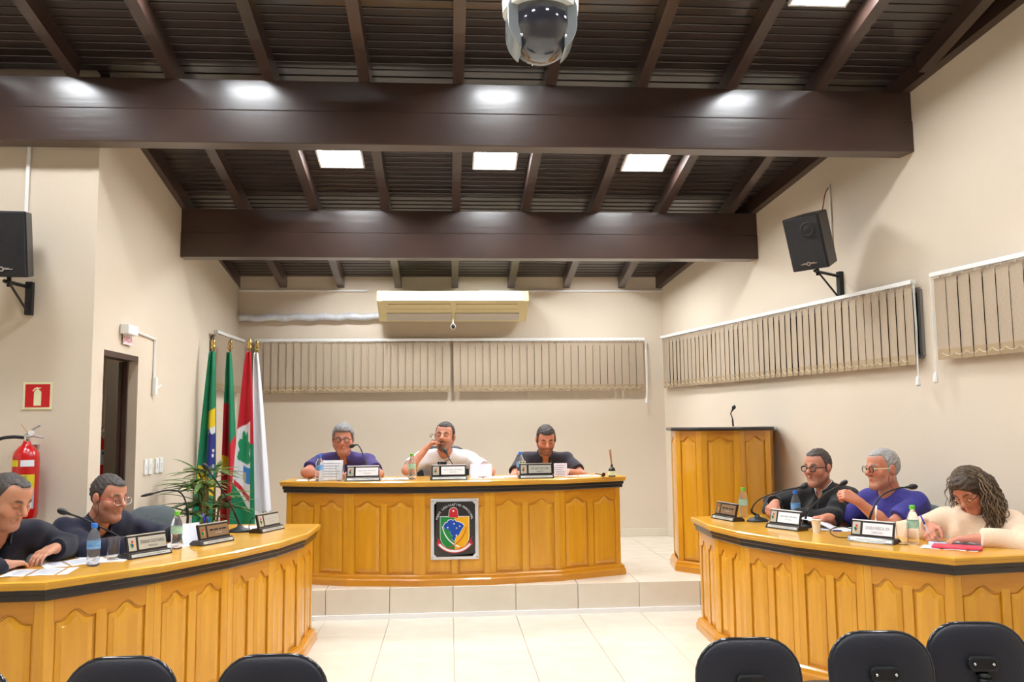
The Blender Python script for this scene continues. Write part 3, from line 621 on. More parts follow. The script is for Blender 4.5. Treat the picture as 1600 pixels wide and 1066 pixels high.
# ================================================================ crest plaque on the main bench
def shieldpts(w_, h_, n=10):
    pts = [(-w_ / 2, h_)]
    pts += [(-w_ / 2 * math.cos(math.radians(90 * i / n)) if i else -w_ / 2, h_ * .42 - h_ * .42 * math.sin(math.radians(90 * i / n))) for i in range(n + 1)]
    return pts          # left half, ends at (0,0)
BR = [(-.36, .24), (-.30, .34), (-.22, .36), (-.20, .42), (-.08, .46), (-.03, .42), (.06, .45), (.10, .38), (.22, .36), (.34, .30), (.40, .22), (.32, .10), (.26, .0), (.20, -.12), (.10, -.16), (.06, -.26), (.02, -.34), (-.06, -.26), (-.02, -.16), (-.10, -.08), (-.12, .02), (-.20, .08), (-.30, .12), (-.36, .18)]
pq = empty('crest_plaque', (.045, 6.89, .43), label='black plaque with a coloured legislative crest on the main bench front', cat='plaque')
fz = lambda x, z, y: (x, y, z)
MB().prism([(-.19, 0), (.19, 0), (.19, .475), (-.19, .475)], -.010, .0, 0, fz).build('frame', mat('plaque_frame', rgb(226, 228, 235), .25, metal=.5), pq, bevel=.003)
a_, b_, c_ = .163, .452, .022
bp = [(-a_ + c_, .023), (a_ - c_, .023)] + [(a_ - c_ * math.cos(math.radians(t)), .023 + c_ * math.sin(math.radians(t))) for t in (70, 45, 20)] + [(a_, .023 + c_), (a_, b_ - c_)] + [(a_ - c_ * math.cos(math.radians(t)), b_ - c_ * math.sin(math.radians(t))) for t in (20, 45, 70)] + [(a_ - c_, b_), (-a_ + c_, b_)] + [(-a_ + c_ * math.cos(math.radians(t)), b_ - c_ * math.sin(math.radians(t))) for t in (70, 45, 20)] + [(-a_, b_ - c_), (-a_, .023 + c_)] + [(-a_ + c_ * math.cos(math.radians(t)), .023 + c_ * math.sin(math.radians(t))) for t in (20, 45, 70)]
MB().prism(bp, -.013, -.0095, 0, fz).build('black_field', M_plblack, pq)
for sx in (-1, 1):
    for z in (.018, .457): MB().lathe([(.006, 0), (.006, .004), (.001, .005)], 10, (sx * .175, -.010, z), Matrix.Rotation(math.pi / 2, 3, 'X')).build('screw', M_chrome, pq)
def layer(pts, nm, m, y0, cx, cz, s=1.0, par=pq, t=.002): return MB().prism([(cx + x * s, cz + z * s) for x, z in pts], y0 - t, y0, 0, fz).build(nm, m, par)
sh = shieldpts(.225, .258); full = sh + [(-x, z) for x, z in reversed(sh[:-1])]
layer([(x * 1.035, z * 1.03 - .003) for x, z in full], 'shield_outline', M_paper, -.013, 0, .075)
layer(sh + [(0, .258)], 'shield_left', M_plgreen, -.0152, 0, .075); layer([(-x, z) for x, z in reversed(sh)] + [(0, .258)], 'shield_right', M_plyellow, -.0152, 0, .075)
layer([(x * 1.06, z * 1.06) for x, z in BR], 'map_outline', M_paper, -.0172, -.01, .215, .21); mp_ = layer(BR, 'map', M_plblue, -.0184, -.01, .215, .21, t=.0016)
for x, z in ((-.05, .25), (-.0, .28), (.045, .26), (.02, .245), (.018, .19)): MB().lathe([(.006, 0), (.006, .0012), (.001, .0015)], 10, (x - .005, -.0199, z), Matrix.Rotation(math.pi / 2, 3, 'X')).build('star', M_paper, mp_)
def arcstrip(cx, cz, r, a0, a1, w0, w1, n=14):
    A = [math.radians(a0 + (a1 - a0) * i / n) for i in range(n + 1)]
    return [(cx + (r + w0 + (w1 - w0) * i / n) * math.cos(a), cz + (r + w0 + (w1 - w0) * i / n) * math.sin(a)) for i, a in enumerate(A)] + [(cx + r * math.cos(a), cz + r * math.sin(a)) for a in reversed(A)]
layer(arcstrip(.10, .29, .195, 188, 252, .008, .010), 'sabre', M_paper, -.0205, 0, 0); layer(arcstrip(-.10, .28, .19, 352, 288, .004, .006), 'sabre', M_plred, -.0212, 0, 0)
cap = [(-.045, 0), (.02, -.002), (.04, -.012), (.034, .03), (.032, .06), (.018, .082), (-.004, .088), (-.028, .08), (-.042, .06), (-.046, .03)]
layer([(x * 1.1, z * 1.08 - .002) for x, z in cap], 'cap_outline', M_paper, -.0155, -.005, .330, .85); layer(cap, 'liberty_cap', M_plred, -.0176, -.005, .330, .85)
MB().lathe([(.0075, 0), (.0075, .0012), (.001, .0015)], 10, (-.010, -.0197, .380), Matrix.Rotation(math.pi / 2, 3, 'X')).build('cap_badge', M_paper, pq)
layer(arcstrip(0, .225, .145, 215, 325, .03, .03), 'ribbon', M_plred, -.0172, 0, 0); layer(arcstrip(0, .225, .151, 220, 320, .017, .017), 'ribbon_band', M_paper, -.0193, 0, 0)
for sx in (-1, 1): layer([(sx * .118, .150), (sx * .140, .175), (sx * .130, .150), (sx * .142, .132), (sx * .122, .128)], 'ribbon_tail', M_plred, -.0172, 0, 0)
key = ('lettering', M_paper, pq); s_ = 'PODER LEGISLATIVO MUNICIPAL'
for i, ch in enumerate(s_):
    if ch == ' ': continue
    a = math.radians(168 - 156 * i / (len(s_) - 1)); x, z = .142 * math.cos(a), .288 + .140 * math.sin(a)
    text(ch, .024, basis((math.sin(a), 0, -math.cos(a)), (math.cos(a), 0, math.sin(a)), (0, -1, 0), (x, -.0142, z)), key, .95)
# ================================================================ name plates
def nameplate(loc, d, lines, label, plate=M_silver, tag_w=.27, ink=M_blackink, white=False, strip='CÂMARA MUNICIPAL DE VEREADORES'):
    """front faces plan direction d"""
    d = Vector((d[0], d[1], 0)).normalized(); rz = math.atan2(d.x, -d.y)      # local -y -> d
    e = empty('name_plate', loc, rz, label, 'name plate', 'name plates on the benches'); W_ = tag_w
    MB().prism([(-.045, 0), (.055, 0), (.055, .014), (.03, .030), (-.03, .030)], -W_ / 2, W_ / 2, 0, lambda y, z, x: (x, y, z)).build('base', M_black, e, bevel=.002)
    MB().box((.004, -.0385, .0155), (W_ * .9, .002, .016), 0, Matrix.Rotation(math.radians(-25), 3, 'X')).build('base_strip', M_silver, e)
    R = Matrix.Translation((0, -.016, .028)) @ Matrix.Rotation(math.radians(-14), 4, 'X')
    MB().box((0, .006, .045), (W_ * .93, .014, .095)).xf(R).build('board', M_black, e, bevel=.002)
    MB().box((0, .006, .094), (W_ * .9, .016, .006)).xf(R).build('top_ledge', M_silver if not white else M_paper, e)
    pl = M_paper if white else plate
    MB().box((W_ * .115, -.0025, .047), (W_ * .64, .003, .066)).xf(R).build('name_card', pl, e)
    em = MB().box((-W_ * .345, -.0025, .047), (W_ * .17, .003, .070)).xf(R).build('emblem_card', M_silver if plate is M_silver or white else plate, e)
    cx = -W_ * .345
    q = MB().prism([(cx - .012, .038), (cx, .024), (cx, .052), (cx - .012, .052)], -.006, -.004, 0, fz).prism([(cx, .024), (cx + .012, .038), (cx + .012, .052), (cx, .052)], -.006, -.004, 1, fz).prism([(cx - .005, .054), (cx + .006, .054), (cx + .005, .066), (cx - .004, .066)], -.006, -.004, 2, fz).prism([(cx - .006, .040), (cx, .032), (cx + .006, .040), (cx + .003, .048), (cx - .005, .048)], -.0075, -.006, 3, fz).xf(R).build('emblem', [M_plgreen, M_plyellow, M_plred, M_plblue], em)
    B = R @ basis((1, 0, 0), (0, 0, 1), (0, -1, 0), (W_ * .115, -.0046, .052)); B2 = R @ basis((1, 0, 0), (0, 0, 1), (0, -1, 0), (W_ * .115, -.0046, .028))
    key = ('lettering', ink, e); n = len(lines[0])
    if lines[0]: text(lines[0], .026, B, key, min(1.0, W_ * .60 / (n * .0158)))
    key = ('role_lettering', ink, e)
    if lines[1]: text(lines[1], .013, B2, key, .9)
    if not lines[0]:
        for cx_, wl in ((-.20, .11), (-.06, .13), (.07, .08), (.19, .13)): MB().box((W_ * (.115 + cx_), -.0046, .054), (W_ * wl, .0006, .009 if plate is M_bronze else .005)).xf(R).build('faint_print', (M_blackink if plate is M_bronze and not white else M_grey), e)
        MB().box((W_ * .115, -.0046, .034), (W_ * .2, .0006, .004)).xf(R).build('faint_print', M_grey, e)
    key = ('strip_lettering', ink, e)
    text(strip, .011, Matrix.Translation((.004, -.0398, .0157)) @ Matrix.Rotation(math.radians(-25), 4, 'X') @ basis((1, 0, 0), (0, 0, 1), (0, -1, 0), (0, 0, 0)), key, .95)
    return e
dL1, dL2, dL3 = (.83, -.56), (.88, -.47), (.93, -.37); dR1, dR2, dR3 = (-.96, -.27), (-.90, -.43), (-.80, -.60)
nameplate((-1.645, 4.86, ZS), dL1, ('JOSE BALNEI COGUETA BORGES', 'VEREADOR'), 'silver name plate with bold name, in front of the man wearing red glasses')
nameplate((-1.415, 5.33, ZS), dL2, ('', ''), 'bronze name plate with blue pens behind it on the left bench', M_bronze)
nameplate((-1.205, 5.88, ZS), dL3, ('', ''), 'grey name plate at the far end of the left bench')
nameplate((-.695, 7.06, ZM), (0, -1), ('', ''), 'pale name plate in front of the grey-haired man', white=True, ink=M_ink, tag_w=.285)
nameplate((.0, 7.03, ZM), (0, -1), ('', ''), 'pale name plate in front of the man drinking', white=True, ink=M_ink, tag_w=.30)
nameplate((.715, 7.05, ZM), (0, -1), ('LYGEL SANTOS DE OLIVEIRA', 'VEREADOR'), 'silver name plate in front of the man in the black polo', tag_w=.29)
nameplate((1.965, 6.0, ZS), dR1, ('', ''), 'bronze name plate at the far end of the right bench', M_bronze)
nameplate((2.165, 5.43, ZS), dR2, ('', ''), 'white name plate beside the foam cup', white=True, ink=M_ink, plate=M_bronze)
nameplate((2.415, 4.78, ZS), dR3, ('DANIELA FABRICIA LIMA', 'VEREADORA'), 'white name plate beside the glass at the near end of the right bench', white=True, ink=M_ink)
o = empty('small_tag', (.605, 7.072, ZM + .122), label='tiny cream tag standing on top of the right main name plate', cat='tag'); MB().box((0, 0, .009), (.055, .004, .018)).build('card', M_signcream, o); MB().box((-.012, -.003, .009), (.016, .002, .008)).box((.012, -.003, .009), (.016, .002, .008)).build('print', M_blackink, o)
# ================================================================ bottles, glasses, cups
def bottle(loc, blue, label):
    e = empty('water_bottle', loc, random.uniform(0, 6), label, 'bottle', 'small water bottles')
    MB().lathe([(.001, .004), (.022, .0), (.030, .006), (.031, .02), (.028, .03), (.031, .04), (.028, .05), (.031, .06), (.029, .07), (.032, .085), (.032, .13), (.031, .14), (.024, .165), (.014, .182), (.0125, .198)], 20).build('bottle_body', M_water, e, smooth=True)
    MB().lathe([(.0325, .088), (.0325, .130)], 20, cap=False).build('bottle_label', M_lblblue if blue else M_lblgreen, e, smooth=True)
    MB().lathe([(.0155, .192), (.0155, .212), (.013, .214), (.001, .214)], 16).build('cap', M_capblue if blue else M_capgreen, e, smooth=True, sharp=40)
    return e
bottle((-1.80, 4.55, ZS), True, 'water bottle with blue cap on the left bench'); bottle((-1.56, 5.10, ZS), False, 'water bottle with green cap on the left bench')
bottle((-1.05, 7.10, ZM), True, 'water bottle with blue cap beside the grey-haired man'); bottle((-.30, 7.10, ZM), False, 'water bottle with green cap left of the man drinking'); bottle((.598, 7.16, ZM), True, 'water bottle with blue cap behind the right main name plate')
bottle((2.13, 6.12, ZS), False, 'water bottle with green cap at the far end of the right bench'); bottle((2.38, 5.78, ZS), True, 'water bottle with blue cap in front of the black jacket'); bottle((2.60, 4.68, ZS), False, 'water bottle with green cap beside the woman')
def tumbler(loc, label, s=1.0, name='drinking_glass', par=None, water=.0):
    e = MB().lathe([(.001, .0), (.026 * s, .0), (.034 * s, .115 * s), (.0325 * s, .115 * s), (.0245 * s, .010), (.001, .010)], 24).build(name, M_glass, par, smooth=True, sharp=40, loc=loc)
    return tag(e, label, 'glass', 'clear drinking glasses')
tumbler((-1.775, 4.74, ZS), 'clear glass beside the blue-capped bottle on the left bench', 1.05); tumbler((-1.43, 5.52, ZS), 'clear glass behind the bronze name plate on the left bench', 1); tumbler((-1.245, 6.05, ZS), 'clear glass behind the far name plate of the left bench', 1)
tumbler((-.885, 7.10, ZM), 'clear glass in front of the paper held by the grey-haired man', 1.1); tumbler((2.43, 5.70, ZS), 'clear glass beside the black jacket on the right bench', .95); tumbler((2.535, 4.68, ZS), 'clear glass beside the nearest name plate on the right bench', 1.05)
o = MB().lathe([(.001, .0), (.020, .0), (.030, .078), (.032, .080), (.029, .080), (.019, .004), (.001, .004)], 22).build('foam_cup', M_foam, None, smooth=True, sharp=40, loc=(2.28, 5.23, ZS)); tag(o, 'white foam cup on the right bench', 'cup')
MB().box((-1.78, 4.73, ZS + .0015), (.16, .11, .003)).build('coaster_sheet', M_paper); tag(bpy.data.objects['coaster_sheet'], 'small printed sheet under the glass on the left bench', 'paper')
# ================================================================ microphones
def mic(base, path, label, head_len=.05, base_kind=True, hr=.016):
    e = empty('gooseneck_microphone', base, label=label, cat='microphone', group='gooseneck microphones'); B = Vector(base)
    P = bez([Vector(p) - B for p in path], 8); d = (P[-1] - P[-2]).normalized()
    if base_kind: MB().lathe([(.001, 0), (.075, 0), (.075, .008), (.06, .02), (.02, .032), (.012, .05), (.001, .05)], 24, (0, 0, 0), Matrix.Diagonal((1, .8, 1))).build('base', M_blackpl, e, smooth=True, sharp=50)
    MB().tube([Vector((0, 0, .02))] + P, [.008] * (len(P) // 3) + [.005] * (len(P) + 1 - len(P) // 3), 8).build('neck', M_blackpl, e, smooth=True)
    q = d.to_track_quat('Z', 'Y').to_matrix()
    MB().lathe([(.006, -.02), (.009, .0), (hr, .012), (hr * 1.06, head_len * .6), (hr * .8, head_len * .95), (.001, head_len + .006)], 14, P[-1], q).build('foam_head', M_blackpl, e, smooth=True)
mic((-1.80, 5.02, ZS), [(-1.80, 5.02, ZS + .04), (-1.85, 4.98, .90), (-1.97, 4.86, 1.00), (-2.04, 4.79, 1.045)], 'gooseneck microphone pointing at the man furthest left')
mic((-1.60, 5.42, ZS), [(-1.60, 5.42, ZS + .04), (-1.595, 5.42, .98), (-1.63, 5.41, 1.09), (-1.70, 5.38, 1.115), (-1.80, 5.36, 1.095)], 'gooseneck microphone bent over towards the man in red glasses', hr=.008)
mic((-1.385, 5.86, ZS), [(-1.385, 5.86, ZS + .04), (-1.43, 5.85, .95), (-1.52, 5.82, 1.12), (-1.585, 5.80, 1.215)], 'gooseneck microphone rising in front of the flags')
mic((-.66, 7.25, ZM), [(-.66, 7.25, ZM + .04), (-.69, 7.28, 1.17), (-.74, 7.33, 1.29), (-.775, 7.36, 1.33), (-.80, 7.37, 1.325)], 'gooseneck microphone before the grey-haired man', .045)
mic((.045, 7.25, ZM), [(.045, 7.25, ZM + .04), (.04, 7.27, 1.14), (.0, 7.33, 1.21), (-.02, 7.36, 1.25)], 'gooseneck microphone before the man drinking', .045)
mic((2.14, 5.87, ZS), [(2.14, 5.87, ZS + .04), (2.10, 5.87, .875), (2.15, 5.85, .95), (2.28, 5.80, 1.01), (2.40, 5.74, 1.04)], 'gooseneck microphone arching towards the black jacket')
mic((2.32, 5.50, ZS), [(2.32, 5.50, ZS + .04), (2.34, 5.46, .92), (2.41, 5.38, 1.02), (2.48, 5.30, 1.085)], 'gooseneck microphone beside the raised fist')
mic((2.52, 5.03, ZS), [(2.52, 5.03, ZS + .04), (2.53, 5.02, .93), (2.59, 5.0, 1.04), (2.68, 4.97, 1.085), (2.74, 4.96, 1.092)], 'gooseneck microphone before the man in the blue shirt')
mic((2.425, 7.15, ZP + 1.215), [(2.425, 7.15, ZP + 1.22), (2.42, 7.15, 1.52), (2.405, 7.14, 1.56), (2.42, 7.13, 1.595)], 'short gooseneck microphone on the lectern', .035, False)
# ================================================================ papers and small things
def sheet(c, ax, w_, h_, z, label, lines=6, lift=0.0, m=M_paper, tilt=None):
    a = math.radians(ax); e = empty('paper_sheet', (c[0], c[1], z), a, label, 'paper', 'loose paper sheets')
    if tilt: e.rotation_euler = (math.radians(tilt), 0, a)
    mb = MB(); n = 10; vs = []
    for j in (0, 1):
        for i in range(n + 1): vs.append(((i / n - .5) * w_, (j - .5) * h_, .0012 + lift * (i / n) ** 2 + .0015 * math.sin(i * 1.3)))
    vs += [(x, y, zz - .001) for x, y, zz in vs]; k = n + 1
    fs = [(i, i + 1, k + i + 1, k + i) for i in range(n)] + [(2 * k + i, 3 * k + i, 3 * k + i + 1, 2 * k + i + 1) for i in range(n)]
    mb.add(vs, fs).build('sheet', m, e, smooth=True)
    if lines and not lift:
        pr = MB()
        for i in range(lines): pr.box((-.0 * w_ - (i % 3) * .008, h_ * (.34 - .68 * i / max(1, lines - 1)), .0034), (w_ * (.76 - .12 * (i % 3 == 2)), .0035, .0006))
        pr.build('print', M_ink, e)
    return e
sheet((-1.99, 4.40), 8, .30, .21, ZS, 'printed sheet lying at the near corner of the left bench', 8); sheet((-1.95, 4.68), 35, .30, .21, ZS, 'printed sheet in front of the man furthest left', 8)
sheet((-1.88, 4.93), 40, .30, .21, ZS, 'sheet reaching under the man in red glasses', 6); sheet((-1.60, 5.28), 60, .28, .2, ZS, 'sheet under the green-capped bottle on the left bench', 0)
sheet((-1.33, 6.05), 85, .26, .22, ZS, 'sheet beyond the microphone on the left bench', 0)
sheet((-1.13, 7.25), 8, .25, .18, ZM, 'sheet by the elbow of the grey-haired man', 0); sheet((-.42, 7.2), 4, .27, .2, ZM, 'stack of sheets between the two main name plates', 0); sheet((-.42, 7.22), -6, .26, .2, ZM + .003, 'upper sheet of the stack between the main name plates', 0)
sheet((.32, 7.2), -4, .28, .2, ZM, 'sheet under the left hand of the man drinking', 0); sheet((.50, 7.3), 25, .26, .18, ZM, 'sheet left of the black polo', 0); sheet((1.13, 7.25), -4, .28, .18, ZM, 'sheet lying left of the gavel', 0)
sheet((2.36, 5.80), 20, .26, .2, ZS, 'sheet under the hands of the black jacket', 4); sheet((2.50, 5.38), -50, .3, .21, ZS, 'printed sheet under the arm of the blue shirt', 4)
sheet((2.80, 4.62), -30, .26, .2, ZS + .004, 'sheet the woman writes on', 4, m=mat('bluish_paper', rgb(205, 220, 240), .6)); sheet((2.70, 4.50), -38, .28, .14, ZS, 'white sheet beneath the red folder', 0)
o = MB().box((0, 0, .006), (.24, .12, .010)).build('red_folder', M_pink, None, bevel=.002, loc=(2.735, 4.49, ZS + .0025), rz=math.radians(-36)); tag(o, 'red folder lying near the corner of the right bench', 'folder')
# paper of the grey-haired man (upright), middle man and polo man held in hands
sheet((-.965, 7.17), 0, .19, .16, ZM + .085, 'printed page held upright by the grey-haired man', 6, tilt=80); sheet((.27, 7.225), 0, .18, .11, ZM + .062, 'page held by the man drinking', 0, tilt=70, m=M_paperlilac); sheet((.94, 7.2), -6, .11, .11, ZM + .058, 'small pale page in front of the black polo', 5, tilt=78, m=M_paperlilac)
sheet((2.41, 5.48), -35, .22, .16, ZS + .055, 'curling page lifted by the man in the blue shirt', 0, lift=-.07); sheet((-1.545, 5.33), 50, .13, .12, ZS + .062, 'page held up by the man in red glasses', 0, tilt=72)
def pen(a, b, label, m=M_penblue):
    a = Vector(a); b = Vector(b); e = empty('pen', a, label=label, cat='pen', group='pens'); d = b - a
    MB().tube([d * .0, d * .06, d * .7], [.001, .0035, .004], 8).build('barrel', M_white if m is M_white else M_grey, e, smooth=True); MB().tube([d * .62, d], .005, 8).build('pen_cap', m, e, smooth=True)
pen((-1.46, 5.40, ZS + .02), (-1.50, 5.40, ZS + .17), 'blue pen leaning left in the holder behind the bronze plate'); pen((-1.45, 5.41, ZS + .02), (-1.475, 5.41, ZS + .15), 'second blue pen in the holder behind the bronze plate')
pen((2.485, 4.90, ZS + .0), (2.52, 4.93, ZS + .19), 'white pen standing behind the nearest name plate', M_white); pen((2.33, 5.30, ZS + .006), (2.45, 5.25, ZS + .006), 'blue pen lying beside the foam cup')
pen((2.735, 4.735, ZS + .012), (2.715, 4.80, ZS + .145), 'purple pen in the hand of the woman writing', mat('purple_pen', rgb(80, 50, 170), .35))
ph = empty('phone', (-.055, 7.13, ZM), label='black phone standing behind the middle name plate', cat='phone'); MB().box((0, 0, .07), (.075, .01, .145)).build('case', M_blackpl, ph, bevel=.006); MB().ball((-.018, -.006, .13), .005, 8).ball((-.018, -.006, .115), .005, 8).build('lens', M_metal, ph)
df = empty('reed_diffuser', (1.355, 7.08, ZM), label='dark reed diffuser bottle with cream label at the right end of the main bench', cat='diffuser')
MB().lathe([(.001, 0), (.028, 0), (.030, .004), (.030, .055), (.024, .072), (.010, .082), (.010, .10), (.012, .102), (.001, .102)], 18).build('bottle_body', mat('amber_glass', rgb(40, 30, 22), .1, coat=.5), df, smooth=True, sharp=45)
MB().lathe([(.0306, .012), (.0306, .048)], 18, cap=False).build('bottle_label', M_signcream, df)
for k in range(6): MB().tube([(.003 * math.cos(k), .003 * math.sin(k), .09), (-.012 + .009 * math.cos(k * 1.1), .009 * math.sin(k * 1.1), .225)], .0018, 5).build('reed', mat('reed', rgb(178, 128, 80), .7) if k == 0 else MATS['reed'], df)
gv = empty('gavel', (1.275, 7.1, ZM), label='small dark wooden gavel beside the reed diffuser', cat='gavel'); MB().lathe([(.001, -.028), (.014, -.028), (.016, -.02), (.012, 0), (.016, .02), (.014, .028), (.001, .028)], 14, (.01, 0, .0165), Matrix.Rotation(math.radians(80), 3, 'X')).build('gavel_head', M_doorwood, gv, smooth=True, sharp=50); MB().tube([(.01, 0, .0165), (-.05, .03, .025)], .004, 6).build('handle', M_doorwood, gv)
for (b, p, lab) in (((-1.30, 5.85, ZS), [(-1.30, 5.85, ZS + .004), (-1.32, 5.84, ZS + .03), (-1.30, 5.82, ZS + .085), (-1.26, 5.82, ZS + .09), (-1.23, 5.84, ZS + .05)], 'black cable looping behind the far name plate'), ((2.36, 5.05, ZS), [(2.40, 4.92, ZS + .004), (2.30, 5.0, ZS + .004), (2.30, 5.08, ZS + .03), (2.38, 5.10, ZS + .05), (2.46, 5.0, ZS + .03)], 'black cable looping behind the nearest right name plate')):
    o = MB().tube(bez([Vector(q) - Vector(b) for q in p], 8), .003, 5).build('cable', M_blackpl, None, smooth=True, loc=b); tag(o, lab, 'cable')
# ================================================================ flags
G, RD, YL, BL, WH = rgb(0, 130, 88), rgb(200, 20, 40), rgb(240, 205, 10), rgb(30, 40, 130), rgb(232, 232, 238)
def flag(loc, H, w_top, w_bot, drift, fn, label, folds=2.5, ztop=None, len_=1.75, ph=0.0):
    e = empty('flag', loc, label=label, cat='flag', group='flags on poles in the corner')
    MB().tube([(0, 0, 0), (0, 0, H)], .0125, 10).build('pole', M_chrome, e, smooth=True)
    MB().lathe([(.02, 0), (.028, .015), (.016, .03), (.022, .05), (.019, .075), (.008, .095), (.001, .10)], 14, (0, 0, H)).build('finial', M_brass, e, smooth=True)
    MB().lathe([(.001, 0), (.10, 0), (.10, .02), (.03, .05), (.02, .12), (.001, .12)], 20).build('base', M_metal, e, smooth=True, sharp=40)
    nu, nv = 56, 190; vs = []; cols = []
    for j in range(nv + 1):
        v = j / nv; wd = w_top + (w_bot - w_top) * min(1, v ** .75); z = H - .03 - len_ * v
        for i in range(nu + 1):
            u = i / nu; x = (u - .5) * wd + drift * v; amp = (.012 + .035 * v)
            y = -.024 - amp * (1.25 + math.sin(u * folds * 2 * math.pi + ph + .5 * v) + .3 * math.sin(u * 11 + v * 3)) ; vs.append((x, y, z + .03 * v * math.sin(u * 5 + ph))); cols.append(fn(u, v))
    fs = [(j * (nu + 1) + i, (j + 1) * (nu + 1) + i, (j + 1) * (nu + 1) + i + 1, j * (nu + 1) + i + 1) for j in range(nv) for i in range(nu)]
    me = MB().add(vs, fs).mesh('flag_cloth', M_cloth, True); at = me.color_attributes.new('Col', 'FLOAT_COLOR', 'POINT'); at.data.foreach_set('color', np.array(cols, dtype=np.float32).ravel())
    link(bpy.data.objects.new('flag_cloth', me), e); return e
def f_brazil(u, v):
    s = v + .05 * (u - .6)
    if .40 < u < .93:
        if .315 < s < .41: return YL
        if .41 <= s < .655:
            for su, sv in ((.55, .43), (.86, .52), (.84, .545), (.86, .60), (.60, .625), (.84, .63), (.80, .645)):
                if ((u - su) / .045) ** 2 + ((v - sv) / .0085) ** 2 < 1: return WH
            return WH if (.41 <= s < .445 and u > .62 + (s - .41) * 4) else BL
    if .08 < u < .93 and .645 + .08 * (u - .5) < v < .735 + .05 * (u - .5): return YL
    return G
def f_state(u, v):
    if u < .48:
        if v > .285: 
            if .575 < v < .675 - .06 * abs(u - .2) and u < .42: return YL
            return RD
        return G
    return G if v < .49 + .10 * (.75 - u) else RD
def f_town(u, v):
    if u > .80: return G if v > .49 else RD
    top = .425 - .07 * u; bot = .80 + .10 * (u - .5) - .12 * (u - .62) ** 2
    if v < top: return RD
    if v > bot: return G
    cx, cy = .46, .60; du, dv = (u - cx), (v - cy)
    if .695 + .09 * u - .06 * (u - .4) ** 2 < v < .725 + .09 * u - .06 * (u - .4) ** 2 and .04 < u < .78: return RD
    a = math.atan2(dv * 2.2 + .10, du)
    r = math.hypot(du, (v - .535) * 3.2)
    if v < .60 and r < .36 * (.72 + .28 * abs(math.sin(4 * math.atan2((v - .535) * 3.2, du)))): return rgb(20, 150, 100)
    if .615 <= v < .70 and u > .38 and v < .63 + .14 * u: return rgb(40, 130, 215) if u > .55 or v < .645 else rgb(190, 180, 140)
    return WH
flag((-2.215, 8.20, ZP), 2.0, .05, .20, -.03, f_brazil, 'green national flag with yellow and blue on a pole in the corner', 1.6, ph=.6); flag((-2.14, 8.52, ZP), 2.02, .04, .17, .05, f_state, 'green, red and yellow flag behind the national flag', 1.3, ph=2.2)
flag((-1.885, 8.22, ZP), 2.0, .04, .24, -.01, f_town, 'red, white and green flag with a palm tree emblem', 1.2, ph=1.0); flag((-1.90, 8.60, ZP), 2.02, .04, .20, .10, lambda u, v: WH, 'plain white flag at the right of the flag group', 1.5, ph=.3)
# ================================================================ potted palm
pl = empty('potted_palm', (-1.90, 7.02, ZP), label='leafy potted palm beside the flags', cat='plant')
MB().lathe([(.001, 0), (.12, 0), (.155, .26), (.165, .28), (.15, .28), (.14, .25), (.001, .25)], 24).build('pot', M_pot, pl, smooth=True, sharp=40)
MB().lathe([(.001, .252), (.142, .252)], 20, cap=False).build('soil', M_soil, pl)
rnd = random.Random(5)
def blade(L, w_):
    mb = MB(); n = 8; vs = []
    for i in range(n + 1):
        t = i / n; ww = w_ * (math.sin(math.pi * min(1, t * .92 + .06)) ** .7); vs += [(-ww, L * t, -.28 * L * t * t), (0, L * t, -.28 * L * t * t + ww * .25), (ww, L * t, -.28 * L * t * t)]
    return mb.add(vs, [(3 * i + a, 3 * i + a + 1, 3 * i + 4 + a, 3 * i + 3 + a) for i in range(n) for a in (0, 1)]).mesh('leaf', M_leaf, True)
blades = [blade(.24, .019), blade(.27, .021), blade(.21, .019)]
for k in range(18):
    a = rnd.uniform(0, 6.28); hgt = rnd.uniform(.30, .66); out = rnd.uniform(.06, .18)
    tip = Vector((math.cos(a) * out, math.sin(a) * out, .25 + hgt)); root = Vector((math.cos(a) * .05, math.sin(a) * .05, .25))
    st = MB().tube(bez([root, root * .5 + Vector((tip.x * .4, tip.y * .4, .25 + hgt * .6)), tip], 6), .007, 6).build('stem', M_stem, pl, smooth=True)
    nl = rnd.randint(6, 8)
    for j in range(nl):
        b = inst(blades[j % 3], st, tip); az = a - math.pi / 2 + (j - (nl - 1) / 2) * .62 + rnd.uniform(-.15, .15); b.rotation_euler = (rnd.uniform(.0, .55), rnd.uniform(-.2, .2), az); b.scale = (1, rnd.uniform(.85, 1.2), 1)
